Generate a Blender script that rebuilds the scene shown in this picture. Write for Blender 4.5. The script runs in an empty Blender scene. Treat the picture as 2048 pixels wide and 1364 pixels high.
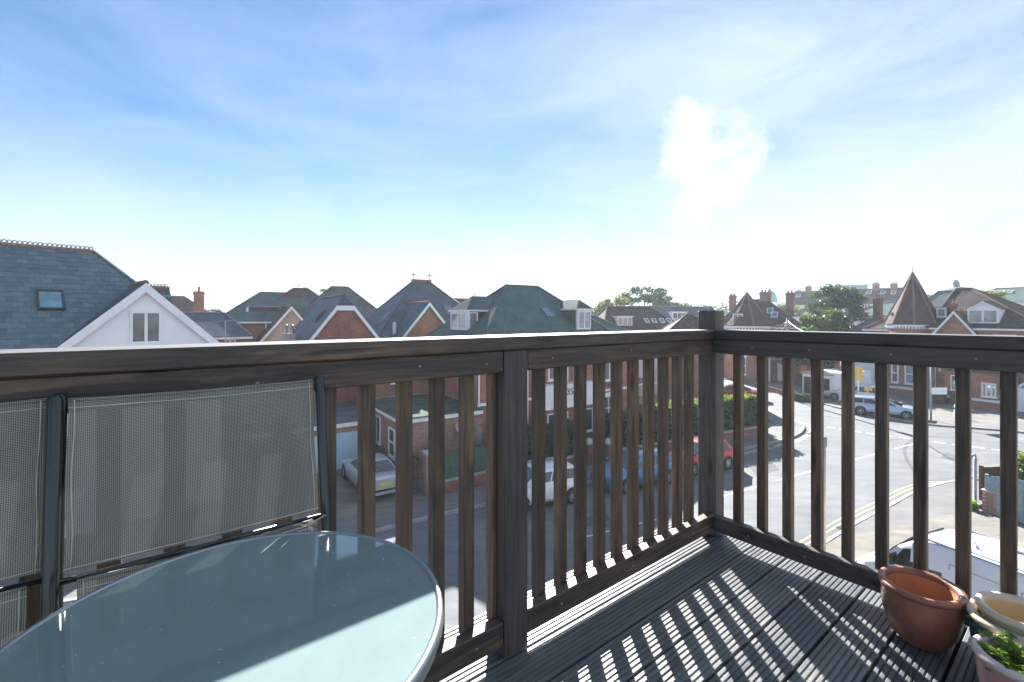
import bpy, bmesh, math, random
import numpy as np
from mathutils import Vector, Matrix
random.seed(7); np.random.seed(7)
R = math.radians
S = bpy.context.scene
COL = S.collection

# ------------------------------------------------------------------ camera, sky, sun, exposure
F, HY, CZ = 925.0, 634.0, 7.8          # focal length in photo pixels, horizon row, eye height above the street
cd = bpy.data.cameras.new('camera'); cam = bpy.data.objects.new('camera', cd); COL.objects.link(cam)
cam.location = (0, 0, CZ); cam.rotation_euler = (R(90), 0, 0)
cd.sensor_width = 36; cd.lens = F / 2048 * 36; cd.shift_y = -48 / 2048
cd.clip_start = 0.02; cd.clip_end = 3000
S.camera = cam
SUN_EL = 27.6
w = bpy.data.worlds.new('World'); S.world = w; w.use_nodes = True
nt = w.node_tree; N = nt.nodes; L = nt.links
for n in list(N): N.remove(n)
def wn(t, **k):
    n = N.new(t)
    for a, b in k.items(): setattr(n, a, b)
    return n
out = wn('ShaderNodeOutputWorld'); bg = wn('ShaderNodeBackground'); bg.inputs['Strength'].default_value = 0.05
sky = wn('ShaderNodeTexSky', sky_type='NISHITA', sun_disc=False, sun_elevation=R(SUN_EL), sun_rotation=R(0),
         air_density=1.0, dust_density=0.0, ozone_density=2.0, altitude=20)
# thin high cloud: a veil that thickens to the right and towards the horizon, with soft wisps
tc = wn('ShaderNodeTexCoord'); sp = wn('ShaderNodeSeparateXYZ'); L.new(tc.outputs['Generated'], sp.inputs[0])
def mth(op, a, b=None, clamp=False):
    m = wn('ShaderNodeMath', operation=op, use_clamp=clamp)
    for i, x in enumerate((a, b)):
        if x is None: continue
        if isinstance(x, (int, float)): m.inputs[i].default_value = x
        else: L.new(x, m.inputs[i])
    return m.outputs[0]
mp = wn('ShaderNodeMapping'); mp.inputs['Scale'].default_value = (1.1, 1.1, 3.6); mp.inputs['Rotation'].default_value = (0, R(24), R(15))
mp.inputs['Location'].default_value = (3.1, 1.7, .6)
L.new(tc.outputs['Generated'], mp.inputs[0])
n1 = wn('ShaderNodeTexNoise'); n1.inputs['Scale'].default_value = 2.4; n1.inputs['Detail'].default_value = 8; n1.inputs['Roughness'].default_value = 0.58; n1.inputs['Distortion'].default_value = 0.7
L.new(mp.outputs[0], n1.inputs['Vector'])
lowv = mth('MULTIPLY', mth('POWER', mth('SUBTRACT', 1.0, mth('MAXIMUM', sp.outputs['Z'], 0.0), True), 6.3), 0.95)
side = mth('MULTIPLY', mth('POWER', mth('ADD', sp.outputs['X'], 0.62, True), 2.0), 0.42)
wisp = mth('MULTIPLY', mth('SUBTRACT', n1.outputs['Fac'], 0.5), mth('ADD', mth('MULTIPLY', side, 1.0), 0.7))
veil = mth('MULTIPLY', mth('ADD', mth('ADD', lowv, mth('ADD', mth('MULTIPLY', side, 1.0), 0.21)), wisp, True), 0.95, True)
# a small bright cumulus puff
def puff(px, py, r, soft):
    d = Vector(((px - 1024) / F, 1, -(py - HY) / F)).normalized()
    dt = wn('ShaderNodeVectorMath', operation='DISTANCE'); L.new(tc.outputs['Generated'], dt.inputs[0]); dt.inputs[1].default_value = d
    return mth('MULTIPLY', mth('SUBTRACT', r, dt.outputs['Value']), 1 / soft)
n2 = wn('ShaderNodeTexNoise'); n2.inputs['Scale'].default_value = 6; n2.inputs['Detail'].default_value = 5; n2.inputs['Roughness'].default_value = 0.5; n2.inputs['Distortion'].default_value = 0.9
L.new(tc.outputs['Generated'], n2.inputs['Vector'])
n3 = wn('ShaderNodeTexNoise'); n3.inputs['Scale'].default_value = 22; n3.inputs['Detail'].default_value = 4; L.new(tc.outputs['Generated'], n3.inputs['Vector'])
pf = mth('MAXIMUM', mth('MAXIMUM', puff(1395, 285, .080, .07), puff(1465, 300, .072, .07)), mth('MAXIMUM', mth('MAXIMUM', puff(1432, 350, .068, .07), puff(1395, 405, .05, .06)), puff(1352, 452, .032, .06)))
pf = mth('ADD', mth('ADD', pf, mth('MULTIPLY', mth('SUBTRACT', n2.outputs['Fac'], 0.5), 2.0)), mth('MULTIPLY', mth('SUBTRACT', n3.outputs['Fac'], 0.5), 2.2), True)
mixc = wn('ShaderNodeMix', data_type='RGBA'); L.new(veil, mixc.inputs['Factor'])
SKYGAIN = 0.53
hs = wn('ShaderNodeHueSaturation'); hs.inputs['Saturation'].default_value = 1.34; hs.inputs['Value'].default_value = SKYGAIN
L.new(sky.outputs[0], hs.inputs['Color'])
tint = wn('ShaderNodeMix', data_type='RGBA', blend_type='MULTIPLY'); tint.inputs['Factor'].default_value = 1; tint.inputs[7].default_value = (1.03, .95, 1.0, 1); L.new(hs.outputs[0], tint.inputs[6])
L.new(tint.outputs[2], mixc.inputs[6]); mixc.inputs[7].default_value = (3.2, 3.65, 4.2, 1)
mixp = wn('ShaderNodeMix', data_type='RGBA'); L.new(mth('MULTIPLY', pf, 0.66, True), mixp.inputs['Factor'])
L.new(mixc.outputs[2], mixp.inputs[6]); mixp.inputs[7].default_value = (5.0, 5.05, 5.1, 1)
L.new(mixp.outputs[2], bg.inputs['Color']); L.new(bg.outputs[0], out.inputs[0])
sd = bpy.data.lights.new('sun', 'SUN'); so = bpy.data.objects.new('sun', sd); COL.objects.link(so)
sd.energy = 4.0; sd.angle = R(0.5); sd.color = (1, 0.965, 0.92)
so.rotation_euler = Vector((0, -math.cos(R(SUN_EL)), -math.sin(R(SUN_EL)))).to_track_quat('-Z', 'Y').to_euler()
so.location = (0, 60, 60)
vs = S.view_settings; vs.view_transform = 'Standard'; vs.look = 'None'; vs.gamma = 1; vs.use_curve_mapping = False
vs.exposure = 2.52
S.cycles.use_denoising = True; S.cycles.max_bounces = 8; S.cycles.transparent_max_bounces = 12

# ------------------------------------------------------------------ helpers
def PT(px, py, Y): return Vector(((px - 1024) / F * Y, Y, CZ - (py - HY) / F * Y))
def G(px, py, z=0.0):
    Y = (CZ - z) * F / (py - HY); return Vector(((px - 1024) / F * Y, Y, z))
class Fr:                                   # a building's own axes: u along its front, v away behind it
    def __init__(s, o, az):
        s.o = Vector((o[0], o[1])); s.az = az; a = R(az); s.u = Vector((math.sin(a), math.cos(a))); s.v = Vector((-math.cos(a), math.sin(a))); s.rz = R(90 - az)
    def xy(s, p, q): return s.o + s.u * p + s.v * q
    def p_at(s, px, q=0):
        t = (px - 1024) / F; b = s.o + s.v * q; return (t * b.y - b.x) / (s.u.x - t * s.u.y)
    def q_at(s, px, p=0):
        t = (px - 1024) / F; b = s.o + s.u * p; return (t * b.y - b.x) / (s.v.x - t * s.v.y)
    def z_at(s, py, p, q): return CZ - (py - HY) / F * s.xy(p, q).y
    def loc(s, P):
        d = Vector((P[0], P[1])) - s.o; return (d.dot(s.u), d.dot(s.v))

class MB:
    def __init__(s): s.v = []; s.f = []; s.m = []
    def poly(s, pts, m=0):
        i = len(s.v); s.v += [tuple(p) for p in pts]; s.f.append(tuple(range(i, i + len(pts)))); s.m.append(m); return s
    def mesh(s, vs, fs, m=0):
        i = len(s.v); s.v += [tuple(p) for p in vs]; s.f += [tuple(a + i for a in f) for f in fs]; s.m += [m] * len(fs); return s
    def box(s, x0, x1, y0, y1, z0, z1, m=0, bev=0):
        if bev:
            b = bev; pts = []
            # chamfered box
            for (x, sx) in ((x0, 1), (x1, -1)):
                for (y, sy) in ((y0, 1), (y1, -1)):
                    for (z, sz) in ((z0, 1), (z1, -1)):
                        pts.append(((x, y + sy * b, z + sz * b), (x + sx * b, y, z + sz * b), (x + sx * b, y + sy * b, z)))
            V = [p for t in pts for p in t]; id = lambda ix, iy, iz, k: (ix * 4 + iy * 2 + iz) * 3 + k
            Fs = []
            for i in (0, 1):
                Fs.append([id(i, 0, 0, 0), id(i, 1, 0, 0), id(i, 1, 1, 0), id(i, 0, 1, 0)][::(-1 if i == 0 else 1)])
                Fs.append([id(0, i, 0, 1), id(1, i, 0, 1), id(1, i, 1, 1), id(0, i, 1, 1)][::(1 if i == 0 else -1)])
                Fs.append([id(0, 0, i, 2), id(1, 0, i, 2), id(1, 1, i, 2), id(0, 1, i, 2)][::(-1 if i == 0 else 1)])
                for j in (0, 1):
                    Fs.append([id(i, j, 0, 0), id(i, j, 1, 0), id(i, j, 1, 1), id(i, j, 0, 1)])
                    Fs.append([id(i, 0, j, 0), id(i, 1, j, 0), id(i, 1, j, 2), id(i, 0, j, 2)])
                    Fs.append([id(0, i, j, 1), id(1, i, j, 1), id(1, i, j, 2), id(0, i, j, 2)])
                    for k in (0, 1): Fs.append([id(i, j, k, 0), id(i, j, k, 1), id(i, j, k, 2)])
            return s.mesh(V, Fs, m)
        V = [(x, y, z) for x in (x0, x1) for y in (y0, y1) for z in (z0, z1)]
        return s.mesh(V, [(0, 1, 3, 2), (4, 6, 7, 5), (0, 4, 5, 1), (2, 3, 7, 6), (0, 2, 6, 4), (1, 5, 7, 3)], m)
    def prism(s, pts, d, m=0):               # planar polygon pushed along d
        d = Vector(d); n = len(pts); V = [Vector(p) for p in pts]; V += [p + d for p in V]
        Fs = [tuple(range(n))[::-1], tuple(range(n, 2 * n))] + [(i, (i + 1) % n, (i + 1) % n + n, i + n) for i in range(n)]
        return s.mesh(V, Fs, m)
    def tube(s, path, r, n=8, m=0, caps=True):
        path = [Vector(p) for p in path]; k = len(path); rr = r if isinstance(r, (list, tuple)) else [r] * k; V = []; up = None
        for i, p in enumerate(path):
            d = (path[min(i + 1, k - 1)] - path[max(i - 1, 0)]).normalized()
            if up is None: up = Vector((0, 0, 1)) if abs(d.z) < .9 else Vector((1, 0, 0))
            a = d.cross(up).normalized(); b = a.cross(d).normalized(); up = b
            for j in range(n):
                t = 2 * math.pi * j / n; V.append(p + a * rr[i] * math.cos(t) + b * rr[i] * math.sin(t))
        Fs = [(i * n + j, i * n + (j + 1) % n, (i + 1) * n + (j + 1) % n, (i + 1) * n + j) for i in range(k - 1) for j in range(n)]
        if caps: Fs += [tuple(range(n))[::-1], tuple((k - 1) * n + j for j in range(n))]
        return s.mesh(V, Fs, m)
    def lathe(s, prof, n=32, c=(0, 0, 0), m=0, jit=0):
        V = []; Fs = []
        for (r, z) in prof:
            for j in range(n):
                t = 2 * math.pi * j / n; V.append((c[0] + r * math.cos(t), c[1] + r * math.sin(t), c[2] + z))
        k = len(prof)
        Fs = [(i * n + j, i * n + (j + 1) % n, (i + 1) * n + (j + 1) % n, (i + 1) * n + j) for i in range(k - 1) for j in range(n)]
        return s.mesh(V, Fs, m)
    def data(s, name, mats, smooth=False, fix=True):
        me = bpy.data.meshes.new(name); me.from_pydata(s.v, [], s.f)
        mats = mats if isinstance(mats, (list, tuple)) else [mats]
        for mm in mats: me.materials.append(M[mm] if isinstance(mm, str) else mm)
        if len(mats) > 1: me.polygons.foreach_set('material_index', s.m)
        if fix:
            bm = bmesh.new(); bm.from_mesh(me)
            if smooth: bmesh.ops.remove_doubles(bm, verts=bm.verts, dist=1e-5)
            bmesh.ops.recalc_face_normals(bm, faces=bm.faces); bm.to_mesh(me); bm.free()
        uvl = me.uv_layers.new(name='UVMap'); uv = np.zeros(len(me.loops) * 2)
        for p in me.polygons:
            n = p.normal
            if abs(n.z) > .995: h = Vector((1, 0, 0)); w_ = Vector((0, 1, 0))
            else: h = Vector((0, 0, 1)).cross(n).normalized(); w_ = n.cross(h)
            for li in p.loop_indices:
                c = me.vertices[me.loops[li].vertex_index].co; uv[2 * li] = c.dot(h); uv[2 * li + 1] = c.dot(w_)
        uvl.data.foreach_set('uv', uv)
        if smooth: me.polygons.foreach_set('use_smooth', [True] * len(me.polygons))
        me.update(); return me
    def build(s, name, mats, parent=None, smooth=False, loc=None, rot=None, fix=True):
        o = link(name, s.data(name, mats, smooth, fix), parent)
        if loc is not None: o.location = loc
        if rot is not None: o.rotation_euler = rot
        return o
def link(name, me, parent=None):
    o = bpy.data.objects.new(name, me); COL.objects.link(o); o.parent = parent; return o
def tag(o, label, cat, group=None):
    o['label'] = label; o['category'] = cat
    if group: o['group'] = group
    return o
def thing(name, label, cat, loc=(0, 0, 0), rz=0, group=None):
    o = link(name, None); o.location = loc if len(loc) == 3 else (loc[0], loc[1], 0); o.rotation_euler = (0, 0, rz); return tag(o, label, cat, group)
def struct(o): o['kind'] = 'structure'; return o
def stuff(o): o['kind'] = 'stuff'; return o
def smooth_by_angle(o, a=35):
    me = o.data; bm = bmesh.new(); bm.from_mesh(me)
    for f in bm.faces: f.smooth = True
    for e in bm.edges:
        if len(e.link_faces) == 2 and e.calc_face_angle(0) > R(a): e.smooth = False
    bm.to_mesh(me); bm.free(); return o

# ------------------------------------------------------------------ materials
M = {}
def newmat(name):
    m = bpy.data.materials.new(name); m.use_nodes = True; M[name] = m; t = m.node_tree; b = t.nodes['Principled BSDF']; return m, t, b
def nd(t, ty, **k):
    n = t.nodes.new(ty)
    for a, b in k.items():
        if a in n.inputs: n.inputs[a].default_value = b
        else: setattr(n, a, b)
    return n
def c4(c): return (c[0], c[1], c[2], 1)
def ramp(t, fac, stops):
    r = nd(t, 'ShaderNodeValToRGB'); e = r.color_ramp.elements
    while len(e) < len(stops): e.new(.5)
    for el, (p, c) in zip(e, stops): el.position = p; el.color = c4(c)
    t.links.new(fac, r.inputs[0]); return r.outputs[0]
def mixc_(t, f, a, b, bt='MIX'):
    n = nd(t, 'ShaderNodeMix', data_type='RGBA', blend_type=bt)
    for i, x in ((0, f), (6, a), (7, b)):
        if isinstance(x, (int, float)): n.inputs[i].default_value = x
        elif isinstance(x, tuple): n.inputs[i].default_value = c4(x)
        else: t.links.new(x, n.inputs[i])
    return n.outputs[2]
def noise_(t, vec, scale, detail=4, rough=.55, dist=0):
    n = nd(t, 'ShaderNodeTexNoise', Scale=scale, Detail=detail, Roughness=rough, Distortion=dist); t.links.new(vec, n.inputs['Vector']); return n.outputs['Fac']
def bump_(t, b, h, strength, dist=.01):
    n = nd(t, 'ShaderNodeBump', Strength=strength, Distance=dist); t.links.new(h, n.inputs['Height']); t.links.new(n.outputs[0], b.inputs['Normal'])
def coords(t, kind='Object', scale=(1, 1, 1), rnd=False):
    c = nd(t, 'ShaderNodeTexCoord'); mpn = nd(t, 'ShaderNodeMapping'); mpn.inputs['Scale'].default_value = scale
    if rnd:
        oi = nd(t, 'ShaderNodeObjectInfo'); vm = nd(t, 'ShaderNodeVectorMath', operation='SCALE'); vm.inputs[0].default_value = (37, 19, 53)
        t.links.new(oi.outputs['Random'], vm.inputs['Scale']); ad = nd(t, 'ShaderNodeVectorMath', operation='ADD')
        t.links.new(c.outputs[kind], ad.inputs[0]); t.links.new(vm.outputs[0], ad.inputs[1]); t.links.new(ad.outputs[0], mpn.inputs[0])
    else: t.links.new(c.outputs[kind], mpn.inputs[0])
    return mpn.outputs[0]
def plain(name, col, rough=.6, col2=None, scale=3, metal=0, bump=0, bscale=None, spec=.5, coat=0, detail=5, lo=.35, hi=.65, kind='Object'):
    m, t, b = newmat(name); v = coords(t, kind)
    b.inputs['Roughness'].default_value = rough; b.inputs['Metallic'].default_value = metal; b.inputs['Specular IOR Level'].default_value = spec
    b.inputs['Coat Weight'].default_value = coat; b.inputs['Coat Roughness'].default_value = .05
    col2 = col2 or tuple(c * .8 for c in col)
    f = noise_(t, v, scale, detail); t.links.new(ramp(t, f, [(lo, col2), (hi, col)]), b.inputs['Base Color'])
    if bump: bump_(t, b, noise_(t, v, bscale or scale * 6, 4), bump)
    return m
def masonry(name, c1, c2, mortar, bw=.225, bh=.075, ms=.012, rough=.85, bump=.5, moss=None, mossamt=.5, var=1.0, offset=.5, bias=0):
    m, t, b = newmat(name); v = coords(t, 'UV')
    br = nd(t, 'ShaderNodeTexBrick', offset=offset); br.inputs['Scale'].default_value = 1; br.inputs['Brick Width'].default_value = bw; br.inputs['Row Height'].default_value = bh
    br.inputs['Mortar Size'].default_value = ms; br.inputs['Mortar Smooth'].default_value = .2; br.inputs['Bias'].default_value = bias
    br.inputs['Color1'].default_value = c4(c1); br.inputs['Color2'].default_value = c4(c2); br.inputs['Mortar'].default_value = c4(mortar)
    t.links.new(v, br.inputs['Vector'])
    big = noise_(t, v, .8, 5, .6); dirt = ramp(t, big, [(.3, (.62, .62, .62)), (.7, (1.12, 1.12, 1.12))])
    fine = noise_(t, v, 9, 4); dirt2 = ramp(t, fine, [(.3, (.8, .8, .8)), (.7, (1.1, 1.1, 1.1))])
    c = mixc_(t, var, br.outputs['Color'], dirt, 'MULTIPLY'); c = mixc_(t, var, c, dirt2, 'MULTIPLY')
    if moss:
        mf = noise_(t, v, 1.7, 6, .65); fm = ramp(t, mf, [(.48, (0, 0, 0)), (.66, (mossamt,) * 3)]); c = mixc_(t, fm, c, moss)
    t.links.new(c, b.inputs['Base Color']); b.inputs['Roughness'].default_value = rough; b.inputs['Specular IOR Level'].default_value = .12
    bump_(t, b, br.outputs['Fac'], -bump, .012)
    return m
def leafmat(name, c1, c2, c3, trans=.35):
    m, t, b = newmat(name); v = coords(t, 'Object')
    f = noise_(t, v, 1.3, 3); g = noise_(t, v, 17, 2)
    c = ramp(t, f, [(.3, c1), (.5, c2), (.72, c3)]); c = mixc_(t, .35, c, ramp(t, g, [(.3, (.35, .35, .35)), (.7, (1.3, 1.3, 1.1))]), 'MULTIPLY')
    t.links.new(c, b.inputs['Base Color']); b.inputs['Roughness'].default_value = .5; b.inputs['Specular IOR Level'].default_value = .25
    tr = nd(t, 'ShaderNodeBsdfTranslucent'); t.links.new(mixc_(t, 1.0, c, (1.25, 1.3, .55), 'MULTIPLY'), tr.inputs['Color'])
    mx = nd(t, 'ShaderNodeMixShader'); mx.inputs[0].default_value = trans
    t.links.new(b.outputs[0], mx.inputs[1]); t.links.new(tr.outputs[0], mx.inputs[2])
    t.links.new(mx.outputs[0], t.nodes['Material Output'].inputs['Surface']); return m

# masonry and roofs
masonry('brick_red', (.42, .145, .095), (.33, .11, .075), (.30, .24, .20), ms=.010)
masonry('brick_orange', (.50, .19, .11), (.40, .14, .085), (.34, .27, .22), ms=.010)
masonry('brick_pink', (.40, .20, .15), (.33, .16, .125), (.40, .33, .29), ms=.011)
masonry('brick_dark', (.20, .085, .065), (.15, .065, .05), (.2, .17, .15))
masonry('roof_slate', (.115, .155, .19), (.09, .125, .155), (.045, .055, .065), bw=.3, bh=.22, ms=.012, rough=.55, bump=.6, moss=(.10, .12, .09), mossamt=.35)
masonry('roof_green', (.125, .19, .19), (.10, .16, .16), (.05, .075, .075), bw=.24, bh=.2, ms=.014, rough=.75, bump=.9, moss=(.115, .125, .085), mossamt=.6)
masonry('roof_grey', (.156, .163, .169), (.124, .130, .137), (.065, .065, .072), bw=.24, bh=.17, ms=.012, rough=.75, bump=.8, moss=(.13, .13, .10), mossamt=.5)
masonry('roof_clay', (.15, .085, .072), (.11, .066, .058), (.06, .045, .04), bw=.17, bh=.11, ms=.010, rough=.85, bump=.8, moss=(.12, .115, .10), mossamt=.85)
masonry('roof_brown', (.125, .088, .080), (.10, .072, .066), (.05, .04, .038), bw=.17, bh=.11, ms=.010, rough=.85, bump=.8, moss=(.115, .115, .10), mossamt=.8)
masonry('roof_plum', (.150, .101, .107), (.124, .082, .088), (.065, .047, .049), bw=.17, bh=.11, ms=.010, rough=.85, bump=.8, moss=(.08, .075, .07), mossamt=.4)
def slatemat():
    m, t, b = newmat('slate'); v = coords(t, 'Object', rnd=True); oi = nd(t, 'ShaderNodeObjectInfo')
    c = ramp(t, oi.outputs['Random'], [(0, (.075, .125, .16)), (.5, (.10, .155, .19)), (1, (.14, .19, .215))])
    c = mixc_(t, .7, c, ramp(t, noise_(t, v, 5, 6, .65), [(.3, (.7, .7, .7)), (.7, (1.2, 1.2, 1.2))]), 'MULTIPLY')
    t.links.new(c, b.inputs['Base Color']); b.inputs['Roughness'].default_value = .55; bump_(t, b, noise_(t, v, 12, 6), .4, .01)
slatemat()
plain('terracotta', (.36, .14, .085), .8, (.22, .10, .07), 5, bump=.3)
plain('ridge_clay', (.25, .165, .14), .85, (.15, .105, .09), 6, bump=.3)
plain('lead', (.22, .24, .26), .5, (.16, .18, .2), 4)
plain('felt_green', (.10, .135, .10), .95, (.055, .08, .07), 1.6, bump=.6, bscale=14, spec=.05)
plain('felt_grey', (.13, .16, .18), .85, (.085, .11, .13), 1.3, bump=.3, bscale=12, spec=.08)
plain('white_paint', (.86, .87, .88), .5, (.76, .78, .80), 2.2)
plain('white_render', (.88, .89, .90), .8, (.80, .82, .84), 1.1, bump=.25, bscale=40)
plain('cream_render', (.52, .44, .34), .85, (.42, .36, .28), 1.4, bump=.2, bscale=30)
plain('stone_grey', (.42, .41, .39), .85, (.32, .31, .30), 3, bump=.2)
plain('grey_pvc', (.30, .31, .33), .5)
plain('black_metal', (.02, .021, .023), .45)
plain('dark_plastic', (.035, .038, .042), .5, (.025, .027, .03), 6)
plain('steel', (.45, .46, .48), .35, metal=.9)
plain('copper_green', (.16, .42, .38), .7, (.12, .33, .31), 3)
plain('garage_door_paint', (.42, .60, .72), .5, (.36, .54, .66), 1.3)
plain('fence_teal', (.25, .36, .38), .75, (.19, .29, .31), 6, bump=.3, bscale=30)
plain('fence_green', (.06, .13, .09), .8, (.045, .10, .07), 4, bump=.3, bscale=30)
plain('timber_brown', (.16, .095, .06), .8, (.11, .065, .045), 5, bump=.3, bscale=30)
plain('bark', (.09, .07, .055), .9, (.055, .045, .035), 7, bump=.6)
plain('yellow_sign', (.90, .50, .03), .5, (.85, .46, .03), 1.5)
plain('number_black', (.03, .03, .035), .6)
def glassmat(name, col, rough=.04, spec=.8):
    m, t, b = newmat(name); v = coords(t, 'Object'); b.inputs['Roughness'].default_value = rough; b.inputs['Specular IOR Level'].default_value = spec; b.inputs['IOR'].default_value = 1.6
    t.links.new(ramp(t, noise_(t, v, 1.6, 2), [(.35, tuple(c * .6 for c in col)), (.65, col)]), b.inputs['Base Color'])
glassmat('window_glass', (.10, .125, .14)); glassmat('window_curtain', (.36, .36, .36)); glassmat('sky_glass', (.07, .13, .19), .03, 1.0)
glassmat('car_glass', (.022, .032, .036), .02, .9); glassmat('blue_glass', (.15, .33, .42))
def paint(name, col, metal=0., rough=.28):
    m, t, b = newmat(name); v = coords(t, 'Object'); f = noise_(t, v, 2.5, 4)
    t.links.new(ramp(t, f, [(.3, tuple(c * .93 for c in col)), (.7, col)]), b.inputs['Base Color'])
    b.inputs['Metallic'].default_value = metal; b.inputs['Roughness'].default_value = rough; b.inputs['Coat Weight'].default_value = .7; b.inputs['Coat Roughness'].default_value = .06
paint('paint_silver', (.50, .53, .56), .45, .35); paint('paint_white', (.72, .74, .77)); paint('paint_pale_blue', (.50, .58, .68), .35, .33)
paint('paint_blue', (.03, .18, .33), .25); paint('paint_red', (.55, .02, .03)); paint('paint_dark_red', (.28, .015, .025)); paint('paint_navy', (.03, .07, .12), .3); paint('paint_grey', (.10, .12, .14), .3)
plain('tyre', (.018, .018, .019), .85); plain('rim_alloy', (.55, .56, .58), .35, metal=.8)
plain('lamp_red', (.45, .02, .02), .2, spec=.8); plain('lamp_clear', (.65, .68, .7), .12, spec=1.0); plain('plate_yellow', (.75, .58, .12), .5)
# ground
def asphalt(name, c, c2, sc=1.0, patch=.4):
    m, t, b = newmat(name); v = coords(t, 'Object')
    f = noise_(t, v, .22 * sc, 6, .6); col = ramp(t, f, [(.32, c2), (.68, c)])
    g = noise_(t, v, 55, 3, .7); col = mixc_(t, .55, col, ramp(t, g, [(.3, (.62, .62, .62)), (.7, (1.3, 1.3, 1.3))]), 'MULTIPLY')
    st = coords(t, 'Object', (.5, 2.2, 1)); s2 = noise_(t, st, .9, 5, .7)
    col = mixc_(t, patch, col, ramp(t, s2, [(.35, (.55, .55, .55)), (.65, (1.25, 1.25, 1.25))]), 'MULTIPLY')
    t.links.new(col, b.inputs['Base Color']); b.inputs['Roughness'].default_value = .85; b.inputs['Specular IOR Level'].default_value = .2; bump_(t, b, g, .35, .006)
asphalt('asphalt', (.18, .186, .192), (.135, .142, .15)); asphalt('pavement', (.19, .19, .188), (.15, .15, .15), 1.6); asphalt('forecourt', (.21, .20, .185), (.155, .15, .14), 2.0, .4)
asphalt('asphalt_dark', (.12, .12, .125), (.09, .092, .097)); asphalt('concrete_drive', (.23, .215, .19), (.16, .15, .135), 3, .5)
plain('kerb', (.36, .35, .33), .85, (.26, .25, .24), 3, bump=.2, bscale=25)
plain('road_white', (.62, .62, .60), .75, (.40, .40, .39), 5); plain('road_yellow', (.50, .40, .17), .75, (.34, .28, .15), 5)
plain('grass', (.10, .13, .05), .9, (.06, .085, .035), 3, bump=.5)
plain('soil', (.06, .045, .032), .95, (.035, .027, .02), 12, bump=.8, bscale=30)
leafmat('leaf_dark', (.035, .07, .04), (.055, .10, .05), (.085, .135, .06)); leafmat('leaf_mid', (.05, .085, .03), (.075, .12, .04), (.11, .15, .05), .4)
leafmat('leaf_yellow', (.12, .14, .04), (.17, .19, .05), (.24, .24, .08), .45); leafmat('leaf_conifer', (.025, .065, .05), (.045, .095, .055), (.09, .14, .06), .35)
leafmat('leaf_fresh', (.10, .19, .03), (.16, .28, .05), (.26, .38, .08), .45); leafmat('leaf_ivy', (.025, .065, .045), (.035, .085, .055), (.05, .11, .06), .25)
# ------------------------------------------------------------------ the setting: street level
DZ = CZ - 1.17                               # deck level
def sheet(name, pts, z, mat, parent=None, thick=0):
    mb = MB(); P = [(p[0], p[1], z) for p in pts]
    if thick: mb.prism([(p[0], p[1], z - thick) for p in pts], (0, 0, thick))
    else: mb.poly(P)
    return mb.build(name, mat, parent)
def ribbon(mb, path, w0, w1, z0, z1):         # band beside a ground path, offset w0..w1 to its left
    path = [Vector((p[0], p[1])) for p in path]; n = len(path); A = []; B = []
    for i, p in enumerate(path):
        d = (path[min(i + 1, n - 1)] - path[max(i - 1, 0)]).normalized(); nn = Vector((-d.y, d.x)); A.append(p + nn * w0); B.append(p + nn * w1)
    for i in range(n - 1):
        if z1 == z0: mb.poly([(A[i].x, A[i].y, z1), (A[i + 1].x, A[i + 1].y, z1), (B[i + 1].x, B[i + 1].y, z1), (B[i].x, B[i].y, z1)])
        else: mb.prism([(A[i].x, A[i].y, z0), (A[i + 1].x, A[i + 1].y, z0), (B[i + 1].x, B[i + 1].y, z0), (B[i].x, B[i].y, z0)], (0, 0, z1 - z0))
    return mb
def smoothpath(pts, k=4):
    pts = [Vector((p[0], p[1])) for p in pts]; outp = []
    for i in range(len(pts) - 1):
        p0, p1, p2, p3 = pts[max(i - 1, 0)], pts[i], pts[i + 1], pts[min(i + 2, len(pts) - 1)]
        for j in range(k):
            t = j / k; outp.append(.5 * ((2 * p1) + (p2 - p0) * t + (2 * p0 - 5 * p1 + 4 * p2 - p3) * t * t + (3 * p1 - p0 - 3 * p2 + p3) * t ** 3))
    return outp + [pts[-1]]
g = MB()
for i in range(-12, 12):
    for j in range(-4, 20): g.poly([(i * 50, j * 50, -.004), (i * 50 + 50, j * 50, -.004), (i * 50 + 50, j * 50 + 50, -.004), (i * 50, j * 50 + 50, -.004)])
struct(g.build('ground', 'forecourt'))
# kerb lines traced on the street plane
far_kerb = smoothpath([(-34, 4.5), G(420, 1160), G(752, 1066), G(972, 1013), G(1180, 968), G(1330, 935), G(1470, 905), G(1560, 884), G(1596, 872), G(1609, 860), G(1604, 850), G(1588, 843), G(1555, 832), G(1520, 812), G(1490, 792), G(1462, 776), (15, 62), (5, 84)])
near_kerb = smoothpath([(70, 19.0), (45, 20.0), (30, 20.7), G(1960, 955), G(1920, 962), G(1860, 975), G(1820, 990), G(1776, 1015), G(1720, 1043), G(1660, 1080), G(1560, 1150), (2.5, 9.0), (-8, 4.0), (-22, -3)])
cross_kerb = smoothpath([(12, 90), (20, 66), G(1545, 770), G(1600, 795), G(1640, 807), G(1684, 819), G(1760, 834), G(1839, 849), G(1976, 860), (36.5, 29.8), (44, 27.6), (60, 25.8), (80, 25.2)])
road = far_kerb[::-1] + [Vector((-60, -3)), Vector((-60, -12))] + near_kerb[::-1] + [Vector((80, 19)), Vector((80, 25.5))] + cross_kerb[::-1]
mb = MB(); mb.poly([(p.x, p.y, 0) for p in road]); rd = mb.build('road', 'asphalt'); 
bm = bmesh.new(); bm.from_mesh(rd.data); bmesh.ops.triangulate(bm, faces=bm.faces, ngon_method='EAR_CLIP'); bm.to_mesh(rd.data); bm.free(); struct(rd)
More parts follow.
